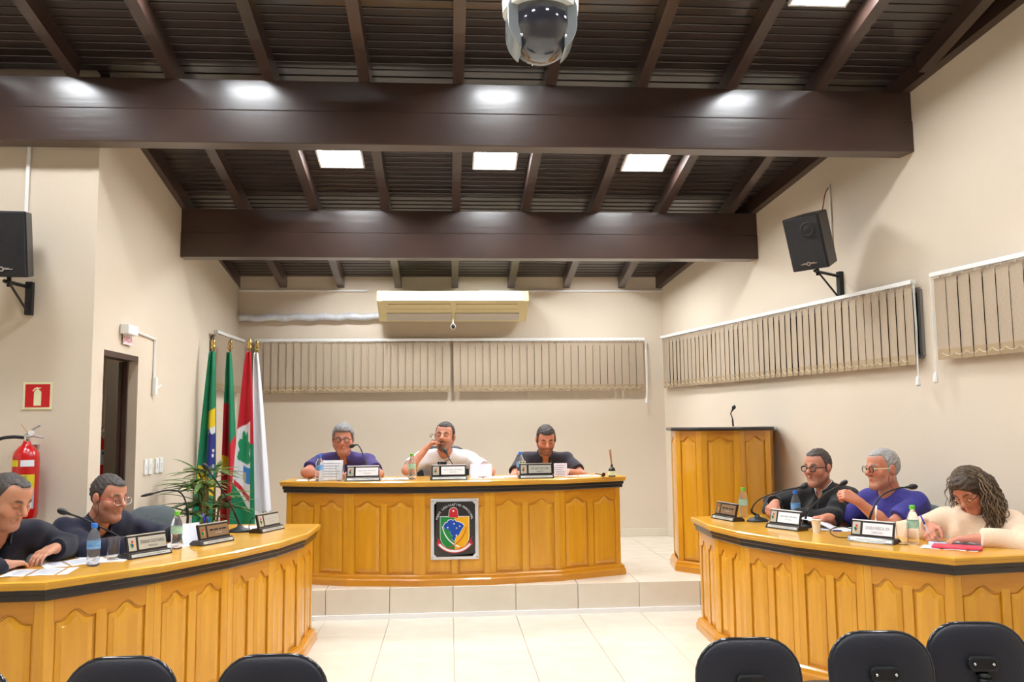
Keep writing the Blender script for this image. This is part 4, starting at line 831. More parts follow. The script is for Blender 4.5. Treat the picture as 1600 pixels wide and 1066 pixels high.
# ================================================================ people (one implicit surface per body, polygonised)
class Field:
    def __init__(s, lo, hi, h):
        s.lo = np.array(lo, float); s.h = h; s.n = np.ceil((np.array(hi) - s.lo) / h).astype(int) + 1
        s.d = np.full(s.n, 1.0, np.float32)
    def blk(s, lo, hi):
        i0 = np.maximum(0, np.floor((lo - s.lo) / s.h).astype(int)); i1 = np.minimum(s.n, np.ceil((hi - s.lo) / s.h).astype(int) + 1)
        if np.any(i1 <= i0): return None
        ax = [s.lo[k] + s.h * np.arange(i0[k], i1[k], dtype=np.float32) for k in range(3)]
        return tuple(slice(i0[k], i1[k]) for k in range(3)), ax[0][:, None, None].astype(np.float32), ax[1][None, :, None].astype(np.float32), ax[2][None, None, :].astype(np.float32)
    def mix(s, sl, d, k, sub=False):
        o = s.d[sl]
        if sub: d = -d; h = np.maximum(k - np.abs(o - d), 0) / k; s.d[sl] = np.maximum(o, d) + h * h * k * .25
        else: h = np.maximum(k - np.abs(o - d), 0) / k; s.d[sl] = np.minimum(o, d) - h * h * k * .25
    def cap(s, a, b, ra, rb=None, k=.012, sub=False, flat=None, cut=False, cuta=False):
        rb = ra if rb is None else rb; a = np.array(a, float); b = np.array(b, float); m = max(ra, rb) + k + 3 * s.h
        q = s.blk(np.minimum(a, b) - m, np.maximum(a, b) + m)
        if q is None: return
        sl, X, Y, Z = q; ba = b - a; L2 = max(1e-9, float(ba @ ba)); px, py, pz = X - a[0], Y - a[1], Z - a[2]
        t = (px * ba[0] + py * ba[1] + pz * ba[2]) / L2; tc = np.clip(t, 0, 1)
        dx, dy, dz = px - tc * ba[0], py - tc * ba[1], pz - tc * ba[2]
        if flat is not None:
            f, ratio = np.array(flat[0], float), flat[1]; g = (dx * f[0] + dy * f[1] + dz * f[2]) * (1 / ratio - 1); dx, dy, dz = dx + f[0] * g, dy + f[1] * g, dz + f[2] * g
        d = np.sqrt(dx * dx + dy * dy + dz * dz) - (ra + (rb - ra) * tc)
        if flat is not None: d = d * flat[1]
        L = math.sqrt(L2)
        if cut: d = np.maximum(d, (t - 1) * L)
        if cuta: d = np.maximum(d, -t * L)
        s.mix(sl, d, k, sub)
    def ell(s, c, r, R=None, k=.012, sub=False):
        c = np.array(c, float); r = np.array(r, float); m = r.max() + k + 3 * s.h; q = s.blk(c - m, c + m)
        if q is None: return
        sl, X, Y, Z = q; p = [X - c[0], Y - c[1], Z - c[2]]
        if R is not None: p = [p[0] * R[0][j] + p[1] * R[1][j] + p[2] * R[2][j] for j in range(3)]
        u = [p[j] / r[j] for j in range(3)]; k0 = np.sqrt(u[0] ** 2 + u[1] ** 2 + u[2] ** 2) + 1e-6; k1 = np.sqrt((u[0] / r[0]) ** 2 + (u[1] / r[1]) ** 2 + (u[2] / r[2]) ** 2) + 1e-6
        s.mix(sl, k0 * (k0 - 1) / k1, k, sub)
    def plane(s, p, n):        # keep the side where (x-p).n < 0
        X, Y, Z = [s.lo[k] + s.h * np.arange(s.n[k], dtype=np.float32) for k in range(3)]
        s.d = np.maximum(s.d, (X[:, None, None] - p[0]) * n[0] + (Y[None, :, None] - p[1]) * n[1] + (Z[None, None, :] - p[2]) * n[2])
    def wrinkle(s, amp, f):
        X, Y, Z = [s.lo[k] + s.h * np.arange(s.n[k], dtype=np.float32) for k in range(3)]; X = X[:, None, None]; Y = Y[None, :, None]; Z = Z[None, None, :]
        w_ = np.sin(f * (X * .8 + Z * .9) + 2.5 * np.sin(f * .45 * (Y - .6 * Z))) * np.sin(f * .7 * (Z * .6 - X * .5 + Y) + 1.3) + .5 * np.sin(f * 1.7 * (Z + .7 * Y) + 3 * np.sin(f * .5 * X))
        s.d += (amp * w_).astype(np.float32)
    def mesh(s):
        d = s.d; d[0] = d[-1] = 1; d[:, 0] = d[:, -1] = 1; d[:, :, 0] = d[:, :, -1] = 1; S = d < 0
        c = [S[i:S.shape[0] - 1 + i, j:S.shape[1] - 1 + j, k:S.shape[2] - 1 + k] for i in (0, 1) for j in (0, 1) for k in (0, 1)]
        al = c[0].copy(); an = c[0].copy()
        for q in c[1:]: al &= q; an |= q
        act = np.argwhere(an & ~al); idx = np.full(an.shape, -1, np.int32); idx[tuple(act.T)] = np.arange(len(act))
        off = np.array([(i, j, k) for i in (0, 1) for j in (0, 1) for k in (0, 1)])
        V = np.stack([d[tuple((act + o).T)] for o in off], 1); acc = np.zeros((len(act), 3)); cnt = np.zeros(len(act))
        for a in range(8):
            for b in range(a + 1, 8):
                if np.abs(off[a] - off[b]).sum() != 1: continue
                m = (V[:, a] < 0) != (V[:, b] < 0); t = V[m, a] / (V[m, a] - V[m, b]); acc[m] += off[a] + t[:, None] * (off[b] - off[a]); cnt[m] += 1
        P = s.lo + s.h * (act + acc / cnt[:, None]); F = []
        for ax in range(3):
            u, v = (ax + 1) % 3, (ax + 2) % 3; lo_ = [slice(None)] * 3; hi_ = [slice(None)] * 3; lo_[ax] = slice(0, -1); hi_[ax] = slice(1, None)
            A, B = S[tuple(lo_)], S[tuple(hi_)]; e = np.argwhere(A != B); e = e[(e[:, u] > 0) & (e[:, v] > 0) & (e[:, u] < S.shape[u] - 1) & (e[:, v] < S.shape[v] - 1)]
            ins = A[tuple(e.T)]; eu = np.zeros(3, int); eu[u] = 1; ev = np.zeros(3, int); ev[v] = 1
            q = np.stack([idx[tuple((e - eu - ev).T)], idx[tuple((e - ev).T)], idx[tuple(e.T)], idx[tuple((e - eu).T)]], 1)
            q[~ins] = q[~ins][:, ::-1]; F.append(q)
        return P, np.concatenate(F)
def np_obj(name, P, F, m, parent=None, cols=None):
    me = bpy.data.meshes.new(name); n, k = len(P), len(F)
    me.vertices.add(n); me.vertices.foreach_set('co', P.astype(np.float32).ravel()); me.loops.add(k * 4); me.loops.foreach_set('vertex_index', F.astype(np.int32).ravel())
    me.polygons.add(k); me.polygons.foreach_set('loop_start', np.arange(0, 4 * k, 4, dtype=np.int32)); me.polygons.foreach_set('use_smooth', np.ones(k, bool)); me.update(calc_edges=True)
    me.materials.append(m)
    if cols is not None: at = me.color_attributes.new('Col', 'FLOAT_COLOR', 'POINT'); at.data.foreach_set('color', cols.astype(np.float32).ravel())
    return link(bpy.data.objects.new(name, me), parent)
M_skin = mat('skin', rgb(200, 150, 125), .48, spec=.4, attr='Col'); M_skin.node_tree.nodes['Principled BSDF'].inputs['Subsurface Weight'].default_value = 0.06
M_skin.node_tree.nodes['Principled BSDF'].inputs['Subsurface Radius'].default_value = (.01, .004, .002)
M_eye = mat('eye_white', rgb(225, 220, 212), .2); M_iris = mat('iris', rgb(50, 34, 26), .15)
def hairline(hp, gx, gy, gz_):
    fr, tm_, np_ = hp.get('line', (.070, .012, -.065)); rec = hp.get('recede', .25)
    front = fr + (gy - .08) * .25 + rec * np.clip(gx - .022, 0, .04) - 1.1 * np.clip(gx - .058, 0, .05)
    back = np.where(gy > -.03, np.where(gx > .066, .028, tm_), np_)
    t = np.clip((gy - .012) / .033, 0, 1); t = t * t * (3 - 2 * t)
    zf = np.where(gy > .012, tm_ + (front - tm_) * t, back)
    return np.where((gy > -.012) & (gy < .018) & (gz_ > -.024) & (gx > .06), np.minimum(zf, -.024), zf)
def nz(v): v = np.array(v, float); return v / np.linalg.norm(v)
def person(spec):
    H0 = np.array(spec['head'], float); floor = spec.get('floor', 0.0); fw = nz([*spec['face'], 0]); fat = spec.get('fat', 1.0); hs = spec.get('hs', 1.0)
    # pelvis from head: torso length and forward lean
    pz = floor + .575; up_h0 = np.array([0, 0, 1.0])
    hd = nz([*spec['look'], 0]); pit = math.radians(spec.get('pitch', 0)); rol = math.radians(spec.get('roll', 0))
    hf = hd * math.cos(pit) + np.array([0, 0, -1]) * math.sin(pit); hr_ = np.cross(hd, [0, 0, 1]); hu = np.cross(hr_, hf)
    hr2 = hr_ * math.cos(rol) - hu * math.sin(rol); hu2 = hu * math.cos(rol) + hr_ * math.sin(rol)
    N0 = H0 - nz(hu2 * .45 + np.array([0, 0, .55])) * .142 * hs - hd * .02 - fw * .035
    dz = N0[2] - pz; TL = spec.get('torso', .54); dx = math.sqrt(max(.0025, TL * TL - dz * dz)); P0 = np.array([N0[0], N0[1], 0]) - fw * dx; P0[2] = pz
    if 'pelvis' in spec: P0 = np.array([*spec['pelvis'], pz])
    th_ = rotz(fw); org = np.array([P0[0], P0[1], floor]); c_, s_ = math.cos(th_), math.sin(th_)
    Rw = np.array([[c_, s_, 0], [-s_, c_, 0], [0, 0, 1]])          # world -> local
    L = lambda p: Rw @ (np.array(p, float) - org); D = lambda v: Rw @ np.array(v, float)
    H, N, P = L(H0), L(N0), L(P0); HM = np.stack([D(hr2), D(hf), D(hu2)], 1)       # columns right, forward, up
    h = lambda x, y, z: H + HM @ (np.array([x, y, z]) * hs)
    uz = nz(N - P); rx = np.array([1.0, 0, 0]); fy = nz(np.cross(uz, rx)); S = N - uz * .055; C = P + (N - P) * .62; Bl = P + (N - P) * .28
    sw = .175 * (1 + (fat - 1) * .5) * spec.get('sw', 1.0); arms = []
    for sd, key in ((1, 'rh'), (-1, 'lh')):
        sp = spec[key]; sh = S + rx * sd * sw - uz * .02 + D(sp.get('sh', (0, 0, 0))); T_ = L(sp['pos']); f = nz(D(sp['f'])); n = D(sp['n']); n = nz(n - f * (n @ f)); wr = T_ - f * .075
        a, b = .285, .25; v = wr - sh; dist = np.linalg.norm(v)
        if dist > .98 * (a + b): a, b = a * dist / (.98 * (a + b)), b * dist / (.98 * (a + b))
        vn = v / dist; t = (a * a - b * b + dist * dist) / (2 * dist); hh = math.sqrt(max(0, a * a - t * t)); hint = D(sp.get('elbow', (0, 0, -1))); hint = nz(hint - vn * (hint @ vn)); el = sh + vn * t + hint * hh
        arms.append((sd, sh, el, wr, f, n, sp))
    knees = [(P + np.array([sd * .09, .02, -.02]), P + np.array([sd * .13, .43, .0]), np.array([sd * .13, P[1] + .40, .09])) for sd in (1, -1)]
    pts = [H + .17, H - .17, P - .2, P + .2] + [q for a in arms for q in (a[2], a[3], a[3] + a[4] * .2)] + [k[1] + .1 for k in knees] + [np.array([-.3, 0, 0]), np.array([.3, .5, 0])]
    lo = np.min(pts, 0) - .06; hi = np.max(pts, 0) + .06; lo[2] = -.01
    def trunk(F, g, k=.04):
        F.ell(P + uz * .02, (.165 * fat + g, .115 * fat + g, .12 + g), None, k)
        F.ell(Bl + fy * .02 * fat, (.150 * fat + g, .118 * fat * spec.get('belly', 1.0) + g, .16 + g), np.stack([rx, fy, uz], 1), k)
        F.ell(C, (.165 * (1 + (fat - 1) * .6) + g, .112 * fat + g, .17 + g), np.stack([rx, fy, uz], 1), k)
        F.cap(S - rx * (sw - .03) - uz * .03, S + rx * (sw - .03) - uz * .03, .058 + g, .058 + g, k)
        for sd in (1, -1): F.cap(N + rx * sd * .03 - uz * .015, S + rx * sd * (sw - .02), .042 + g * .7, .048 + g, k)
    # ---------------- skin
    F = Field(lo, hi, spec.get('vox', .0044)); k3 = .03
    trunk(F, -.012)
    for sd, sh, el, wr, f, n, sp in arms:
        F.cap(sh, el, .047 * fat ** .5, .038, .03); F.cap(el, el + (wr - el) * .35, .038, .040 * fat ** .5, .02); F.cap(el + (wr - el) * .35, wr, .040 * fat ** .5, .026, .02)
        side = np.cross(f, n) * sd                     # towards the thumb for palm-down right hands
        side = nz(np.cross(n, f)) * (-sd); g_ = spec.get('hand', 1.0)
        fingers = [(.031, .060, .0086), (.0105, .068, .009), (-.0105, .063, .0086), (-.031, .050, .0078)]; curl = math.radians(sp.get('curl', 25))
        F.cap(wr - f * .02, wr + f * .02, .026, .025, .015, flat=(n, .75))
        for ox, ln, r in fingers:
            kb = wr + f * (.088 - abs(ox - .008) * .18) * g_ + side * ox * .95; F.cap(wr + f * .012 + side * ox * .5, kb, .0165, .0125, .012)
            d = f.copy(); p = kb; ang = curl * .8
            for seg, fr in enumerate((.46, .30, .24)):
                d = nz(f * math.cos(ang) + n * math.sin(ang)); e2 = p + d * ln * fr * 1.25 * g_; F.cap(p, e2, r * (1.06 - .06 * seg), r * (1.0 - .1 * seg), .0045); p = e2; ang += curl
        tb = wr + f * .025 + side * .024; t1 = tb + nz(f * .6 + side * .65 + n * .35) * .042; ta = math.radians(sp.get('thumb', 20)); t2 = t1 + nz(f * .85 + side * (.35 - .5 * math.sin(ta)) + n * (.25 + .5 * math.sin(ta))) * .034; t3 = t2 + nz(f * .9 + side * (.1 - .6 * math.sin(ta)) + n * (.3 + .5 * math.sin(ta))) * .026
        F.cap(tb, t1, .0165, .0125, .014); F.cap(t1, t2, .0115, .010, .005); F.cap(t2, t3, .010, .008, .004)
    F.cap(N - uz * .05, H + HM @ np.array([0, -.022, -.06]) * hs, .060 * spec.get('neck', 1.0), .056 * spec.get('neck', 1.0), .03)
    fc = spec.get('cheek', 1.0); R3 = HM
    F.ell(h(0, -.012, .03), np.array((.076, .097, .088)) * hs, R3, .02); F.ell(h(0, .022, -.03), np.array((.064 * fc, .070, .078)) * hs, R3, .03); F.ell(h(0, .042, .052), np.array((.060, .046, .052)) * hs, R3, .03)
    for sd in (1, -1):
        F.cap(h(sd * .056 * fc, -.005, -.05), h(sd * .018, .060, -.102), .024 * hs, .022 * hs, .03); F.ell(h(sd * .042 * fc, .054, -.028), np.array((.027, .026, .028)) * hs, R3, .02)
        F.cap(h(sd * .012, .088, .022), h(sd * .046, .072, .020), .011 * hs, .009 * hs, .014)
        F.ell(h(sd * .0785, -.008, -.004), np.array((.010, .020, .033)) * hs, R3, .008); F.ell(h(sd * .086, -.006, .0), np.array((.007, .022, .03)) * hs, R3, .005)
    F.ell(h(0, .070, -.106), np.array((.026, .021, .020)) * hs, R3, .022)
    if spec.get('jowl'): F.ell(h(0, .02, -.115), np.array((.052, .050, .030)) * hs * spec['jowl'], R3, .03)
    for sd in (1, -1): F.ell(h(sd * .032, .100, .002), np.array((.017, .016, .0125)) * hs, R3, .012, sub=True)
    for sd in (1, -1): F.ell(h(sd * .0315, .0765, .002), np.array((.0145, .0125, .0115)) * hs, R3, .004)
    F.cap(h(0, .089, .014), h(0, .116, -.025), .0085 * hs, .0132 * hs, .012)
    for sd in (1, -1): F.ell(h(sd * .0125, .098, -.030), np.array((.0095, .012, .0085)) * hs, R3, .006)
    F.cap(h(-.022, .078, -.064), h(0, .0885, -.0605), .006 * hs, .0072 * hs, .008); F.cap(h(.022, .078, -.064), h(0, .0885, -.0605), .006 * hs, .0072 * hs, .008); F.cap(h(-.015, .080, -.075), h(.015, .080, -.075), .0085 * hs, .0085 * hs, .008)
    F.cap(h(-.022, .0925, -.068), h(.022, .0925, -.068), .0032 * hs, .0032 * hs, .003, sub=True)
    V, Q = F.mesh(); hl = ((V - H) @ HM) / hs; x, y, z = hl[:, 0], hl[:, 1], hl[:, 2]; ax = np.abs(x)
    base = np.array(spec.get('skin', rgb(205, 152, 125)))[:3] * np.array([.94, .89, .86]); col = np.ones((len(V), 4)); col[:, :3] = base; near = (ax < .12) & (np.abs(y) < .16) & (np.abs(z) < .17)
    def paint(m, c, a=1.0):
        m = np.clip(m, 0, 1)[:, None] * a * near[:, None]; col[:, :3] = col[:, :3] * (1 - m) + np.array(c)[:3] * m
    sm = lambda v, e0, e1: np.clip((v - e0) / (e1 - e0), 0, 1)
    red = base * np.array([1.0, .72, .66]); paint(np.exp(-(((ax - .042) / .022) ** 2 + ((z + .028) / .02) ** 2)) * (y > .03), red, .45); paint(np.exp(-((ax / .016) ** 2 + ((z + .028) / .014) ** 2)) * (y > .09), red, .5); paint((ax > .075) * (np.abs(z) < .04) * (np.abs(y) < .03) * 1.0, red, .4)
    if spec.get('beard'):
        bc, ba = spec['beard']; jaw = sm(-z, .040, .052) * sm(y, -.02, .01) * (1 - np.exp(-((ax / .021) ** 2 + ((z + .068) / .0085) ** 2) ** 2)) * (z > -.14); side_ = sm(ax, .052, .060) * sm(-z, -.02, .0) * sm(y, -.015, .0) * (1 - sm(y, .035, .05)); must = np.exp(-((ax / .028) ** 4 + ((z + .050) / .007) ** 2)) * (y > .07)
        if spec.get('goatee'): jaw = jaw * (.35 + .65 * np.exp(-(ax / .034) ** 4)); side_ = side_ * .4
        paint(np.maximum(np.maximum(jaw, must), side_ * .8), bc, ba)
    paint(np.exp(-((ax / .021) ** 4 + ((z + .068) / .0095) ** 4)) * (y > .07), base * np.array([.82, .58, .56]), .6)
    brow = np.exp(-(((ax - .031) / .019) ** 4 + ((z - .0245 - .004 * np.sin((ax - .012) / .04 * 3.1)) / .0068) ** 2)) * (y > .05); paint(brow, spec.get('brow', rgb(50, 38, 32)), 1.0)
    lash = np.exp(-(((ax - .0315) / .0145) ** 4 + ((z - (.0055 if spec.get('eyes') else -.0045)) / .0036) ** 2)) * (y > .06); paint(lash, rgb(45, 30, 26), .9); paint(np.exp(-(((ax - .0315) / .017) ** 4 + ((z - .002) / .012) ** 4)) * (y > .06), base * np.array([.72, .6, .58]), .4)
    if spec.get('hair'): paint(sm(z - hairline(spec['hair'], ax, y, z), -.010, .006) * ((ax < .079) | (y < -.03)), spec['hair'].get('col', rgb(70, 58, 52)), .8)
    root = np_obj('person', V, Q, M_skin, None, col); root.location = org; root.rotation_euler[2] = th_; tag(root, spec['label'], 'person')
    if spec.get('eyes'):
        for sd in (1, -1):
            e = MB().ball(h(sd * .0315, .0795, .001), .0112 * hs, 14).build('eye', M_eye, root, smooth=True); g = spec.get('gaze', (0, 0)); MB().ball(h(sd * .0315 + g[0], .0795 + .0068, .001 + g[1]), .0056 * hs, 10).build('iris', M_iris, e, smooth=True)
    # ---------------- hair
    if spec.get('hair'):
        hv = .005; hb = np.array([.13, .14, .14]) * hs; rad = np.linalg.norm(hb); F = Field(H - rad * .85, H + rad * .95, hv); g = spec['hair'].get('g', .010); top = spec['hair'].get('top', .006)
        F.ell(h(0, -.014, .032), (np.array((.076, .097, .088)) + np.array((g, g, g + top))) * hs, R3, .02)
        F.ell(h(0, .042, .054), (np.array((.062, .048, .055)) + min(g, .014) * .45) * hs, R3, .02)
        if spec['hair'].get('fringe'): F.ell(h(0, .045, .085), np.array((.058, .05, .038)) * hs, R3, .02)
        F.wrinkle(.0024, 130)
        # cut away the face, temples, ears and nape
        X, Y, Z = [F.lo[k] + F.h * np.arange(F.n[k]) for k in range(3)]; G3 = np.stack(np.meshgrid(X, Y, Z, indexing='ij'), -1); hl3 = ((G3 - H) @ HM) / hs; gx, gy, gz_ = np.abs(hl3[..., 0]), hl3[..., 1], hl3[..., 2]
        zf = hairline(spec['hair'], gx, gy, gz_)
        cutd = ((zf - gz_) * hs).astype(np.float32); kk = np.maximum(.014 - np.abs(F.d - cutd), 0) / .014; F.d = np.maximum(F.d, cutd) + kk * kk * .0035; V, Q = F.mesh(); np_obj('hair', V, Q, spec['hair']['mat'], root)
    # ---------------- clothes
    cl = spec['shirt']; F = Field(lo, hi, .0075); g = cl.get('g', .010); trunk(F, g)
    for sd, sh, el, wr, f, n, sp in arms:
        if cl.get('long'):
            F.cap(sh, el, .054 * fat ** .5 + g, .046 + g, .035); F.cap(el, wr - (wr - el) * cl.get('cuff', .02), .046 + g, .030 + g, .025, cut=True)
        else:
            e2 = sh + (el - sh) * cl.get('sleeve', .68); F.cap(sh, e2, .054 * fat ** .5 + g, .050 + g * 1.4, .03, cut=True)
    F.wrinkle(cl.get('wr', .0035) * 1.5, cl.get('wf', 26))
    F.cap(N - uz * .035 - fy * .0, N + nz(H - N) * .16, .060 * cl.get('neck', 1.08), .075, .012, sub=True)
    if cl.get('vneck'): F.cap(N - uz * (.05 + cl['vneck']) + fy * .13, N + fy * .06 + uz * .03, .012, .045, .012, sub=True)
    if not cl.get('untucked', True): pass
    F.plane(P - np.array([0, 0, .12]), (0, 0, -1)); V, Q = F.mesh(); sh_o = np_obj('shirt' if not cl.get('jacket') else 'jacket', V, Q, cl['mat'], root)
    nd = nz(H - N)
    def collar(r, w_, m, nm, gap=.35, lift=.0, par=root, flare=.012):
        mb = MB(); k = 22; a = nz(np.cross(nd, [1., 0, 0])) ; fw_ = nz(fy - nd * (fy @ nd)); rt = np.cross(fw_, nd); vs = []
        for i in range(k + 1):
            an_ = math.radians(90) + gap + (2 * math.pi - 2 * gap) * i / k; dr = rt * math.cos(an_) + fw_ * math.sin(an_); ctr = N + nd * (.012 + lift) - fy * .0
            fr_ = max(0, math.sin(an_)); inn = ctr + dr * r - uz * .035 * fr_; vs += [inn - nd * .02, inn + nd * w_, inn + nd * w_ + dr * .006, inn + dr * (.010 + flare) - nd * (.022 + .015 * fr_), inn + dr * .006 - nd * .03]
        fs = [(5 * i + j, 5 * i + (j + 1) % 5, 5 * i + 5 + (j + 1) % 5, 5 * i + 5 + j) for i in range(k) for j in range(5)]; mb.add(vs, fs).build(nm, m, par, smooth=True)
    if cl.get('collar'): collar(.064 * spec.get('neck', 1.0), .026, cl['collar'], 'collar', cl.get('gap', .35))
    if cl.get('inner'): collar(.061 * spec.get('neck', 1.0), .022, cl['inner'], 'inner_collar', .30, .006, flare=.004)
    if cl.get('ring'):
        mb = MB(); fw_ = nz(fy - nd * (fy @ nd)); rt = np.cross(fw_, nd); mb.tube([N + nd * .004 - uz * .045 * max(0, math.sin(a)) + (rt * math.cos(a) + fw_ * math.sin(a)) * (.070 + .012 * max(0, math.sin(a))) for a in [2 * math.pi * i / 24 for i in range(25)]], .0065, 6).build('neckband', cl['mat'], root, smooth=True)
    F = Field(lo, hi, .011)
    F.ell(P + uz * .0, (.168 * fat + .012, .12 * fat + .012, .125), None, .04)
    for hp, kn, an in knees: F.cap(hp, kn, .085 * fat ** .5, .066, .05); F.cap(kn, an - np.array([0, 0, .02]), .064, .054, .04, cut=True)
    V, Q = F.mesh(); np_obj('trousers', V, Q, spec.get('trousers', M_navy), root)
    for hp, kn, an in knees:
        q = an; MB().ball((q[0], q[1] + .06, .045), .05, 14, 0, (.85, 2.6, .9)).build('shoe', M_leather, root, smooth=True)
    def hw(x, y, z): q = h(x, y, z); return Vector(Rw.T @ q + org)
    def lw(q): return Vector(Rw.T @ np.array(q) + org)
    return root, hw, lw, arms, org, fw, dict(h=h, H=H, HM=HM, N=N, uz=uz, fy=fy, hs=hs)
def eyeglasses(hw, label, m, arm_m=None, thick=.0022, cord=None, drop=0.0, wide=1.0, square=.75):
    o_ = hw(0, .10, drop); e = empty('eyeglasses', o_, label=label, cat='glasses', group='eyeglasses worn by the councillors'); W = lambda x, y, z: hw(x, y, z) - o_
    for sd in (1, -1):
        ring = []
        for i in range(21):
            a = 2 * math.pi * i / 20; ca, sa = math.cos(a), math.sin(a); ring.append(W(sd * .033 + .026 * wide * math.copysign(abs(ca) ** square, ca), .108 - .18 * abs(.026 * ca + .033 * 1) * (1 if True else 0) + .006, drop + .0 + .019 * math.copysign(abs(sa) ** square, sa)))
        MB().tube(ring, thick, 6).build('rim', m, e, smooth=True)
        n = len(ring) - 1; MB().add([p for p in ring[:-1]], [tuple(range(n))]).build('lens', M_lens, e)
        MB().tube([W(sd * .060, .103, drop + .008), W(sd * .074, .085, drop + .008), W(sd * .084, .0, drop + .008), W(sd * .084, -.012, drop - .006)], thick * 1.05, 6).build('temple', arm_m or m, e, smooth=True)
    MB().tube([W(-.008, .110, drop + .004), W(0, .113, drop + .007), W(.008, .110, drop + .004)], thick, 6).build('bridge', m, e, smooth=True)
    if cord:
        for sd in (1, -1): MB().tube(bez([W(sd * .084, .0, drop + .008), W(sd * .090, .03, -.05), W(sd * .085, .015, -.10), W(sd * .075, -.03, -.125), W(sd * .03, -.09, -.10)], 6), .0016, 5).build('cord', cord, e, smooth=True)
    return e
M_lens = mat('lens', rgb(252, 252, 252), .02, trans=1.0, ior=1.02)
M_navy = mat('navy_trousers', rgb(34, 38, 56), .85)
hairm = lambda n, a, b: mat(n, a, .55, noise=((160, 160, 60), b), bump=((140, 140, 60), .5))
M_hgrey = hairm('grey_hair', rgb(150, 148, 148), rgb(95, 92, 92)); M_hdark = hairm('dark_hair', rgb(38, 30, 26), rgb(58, 47, 42)); M_hsalt = hairm('salt_pepper_hair', rgb(78, 70, 66), rgb(50, 44, 42)); M_hwhite = hairm('silver_hair', rgb(186, 182, 178), rgb(140, 136, 134)); M_hbrown = hairm('short_brown_hair', rgb(58, 48, 42), rgb(86, 76, 70))
fab = lambda n, c, c2=None: mat(n, c, .85, spec=.25, noise=((60, 60, 60), c2 or c), bump=((300, 300, 300), .15), sheen=.15)
M_cnavy = fab('navy_jacket', rgb(30, 32, 52), rgb(24, 26, 44)); M_cblack = fab('black_jacket_cloth', rgb(36, 34, 36), rgb(28, 27, 29)); M_cdark = fab('midnight_jacket', rgb(28, 28, 42), rgb(24, 24, 36)); M_cpurple = fab('violet_polo', rgb(74, 62, 118), rgb(66, 55, 106)); M_cwhite = fab('white_tshirt', rgb(240, 240, 246), rgb(234, 235, 244)); M_cpolo = fab('charcoal_polo', rgb(58, 54, 62), rgb(50, 47, 55)); M_cblue = fab('blue_tshirt', rgb(66, 62, 140), rgb(58, 55, 128)); M_ccream = fab('cream_sweater', rgb(240, 212, 184), rgb(234, 204, 174))
M_cinner = fab('pale_collar', rgb(205, 208, 215)); M_pattern = fab('patterned_shirt', rgb(120, 112, 104), rgb(190, 182, 170))
PEOPLE = {}
DOWN, OUT = (0, 0, -1), None
# 1 man furthest left
PEOPLE['L1'] = person(dict(label='man in dark jacket at the far left, looking down with folded arms', head=(-2.20, 4.50, 1.145), face=(.80, -.60), look=(.93, -.36), pitch=22, roll=0, hs=1.07, fat=1.22, cheek=1.12, jowl=1.0, neck=1.12, torso=.56, skin=rgb(205, 150, 122), brow=rgb(60, 45, 38), beard=(rgb(130, 100, 90), .25),
    rh=dict(pos=(-2.15, 4.50, .832), f=(.25, .96, -.03), n=(0, 0, -1), curl=30, elbow=(-.2, -.9, -.4)), lh=dict(pos=(-2.08, 4.63, .86), f=(-.25, -.95, -.15), n=(0, 0, -1), curl=22, elbow=(.3, .9, -.3)),
    hair=dict(mat=M_hsalt, col=rgb(70, 62, 58), g=.004, top=-.002, line=(.088, .025, -.06), recede=.7), shirt=dict(mat=M_cdark, long=True, g=.022, jacket=True, neck=1.25, vneck=.10, wr=.005, collar=M_cdark, gap=.55, cuff=.06)))
# 2 man in red glasses
PEOPLE['L2'] = person(dict(label='man in navy jacket and red glasses leaning over the left bench, holding a page', head=(-1.975, 5.18, 1.095), face=(.86, -.50), look=(.90, -.42), pitch=8, hs=1.03, fat=1.18, cheek=1.05, jowl=.9, neck=1.1, torso=.56, skin=rgb(206, 146, 120), brow=rgb(80, 70, 66), beard=(rgb(140, 110, 102), .3),
    rh=dict(pos=(-1.70, 5.10, .845), f=(.55, .83, -.08), n=(0, 0, -1), curl=28, elbow=(-.3, -.8, -.3)), lh=dict(pos=(-1.60, 5.40, .86), f=(.75, -.6, .2), n=(-.3, -.4, -.8), curl=35, elbow=(.4, .8, -.3)),
    hair=dict(mat=M_hsalt, col=rgb(70, 62, 58), g=.006, line=(.070, .01, -.07), recede=.5), shirt=dict(mat=M_cnavy, long=True, g=.024, jacket=True, neck=1.2, wr=.005, collar=M_cnavy, gap=.5)))
# 3 grey-haired man
PEOPLE['C1'] = person(dict(label='grey-haired man in violet polo and glasses at the left of the main bench', head=(-.93, 7.66, 1.375), floor=ZP, face=(.0, -1), look=(.05, -1), pitch=6, hs=1.05, fat=1.12, jowl=.8, cheek=1.1, torso=.56, skin=rgb(205, 140, 118), brow=rgb(110, 100, 96), beard=(rgb(170, 130, 118), .3), eyes=True, gaze=(0, .001), sw=1.1,
    rh=dict(pos=(-1.02, 7.27, 1.115), f=(.75, -.6, .25), n=(.3, .5, -.8), curl=40, elbow=(-1, .1, -.25)), lh=dict(pos=(-.80, 7.28, 1.09), f=(-.5, -.85, .1), n=(-.5, .1, -.8), curl=40, elbow=(1, .3, -.3)),
    hair=dict(mat=M_hgrey, col=rgb(130, 126, 124), g=.015, top=.002, line=(.066, .0, -.075), recede=.15, fringe=True), shirt=dict(mat=M_cpurple, g=.013, collar=M_cpurple, vneck=.03, gap=.5)))
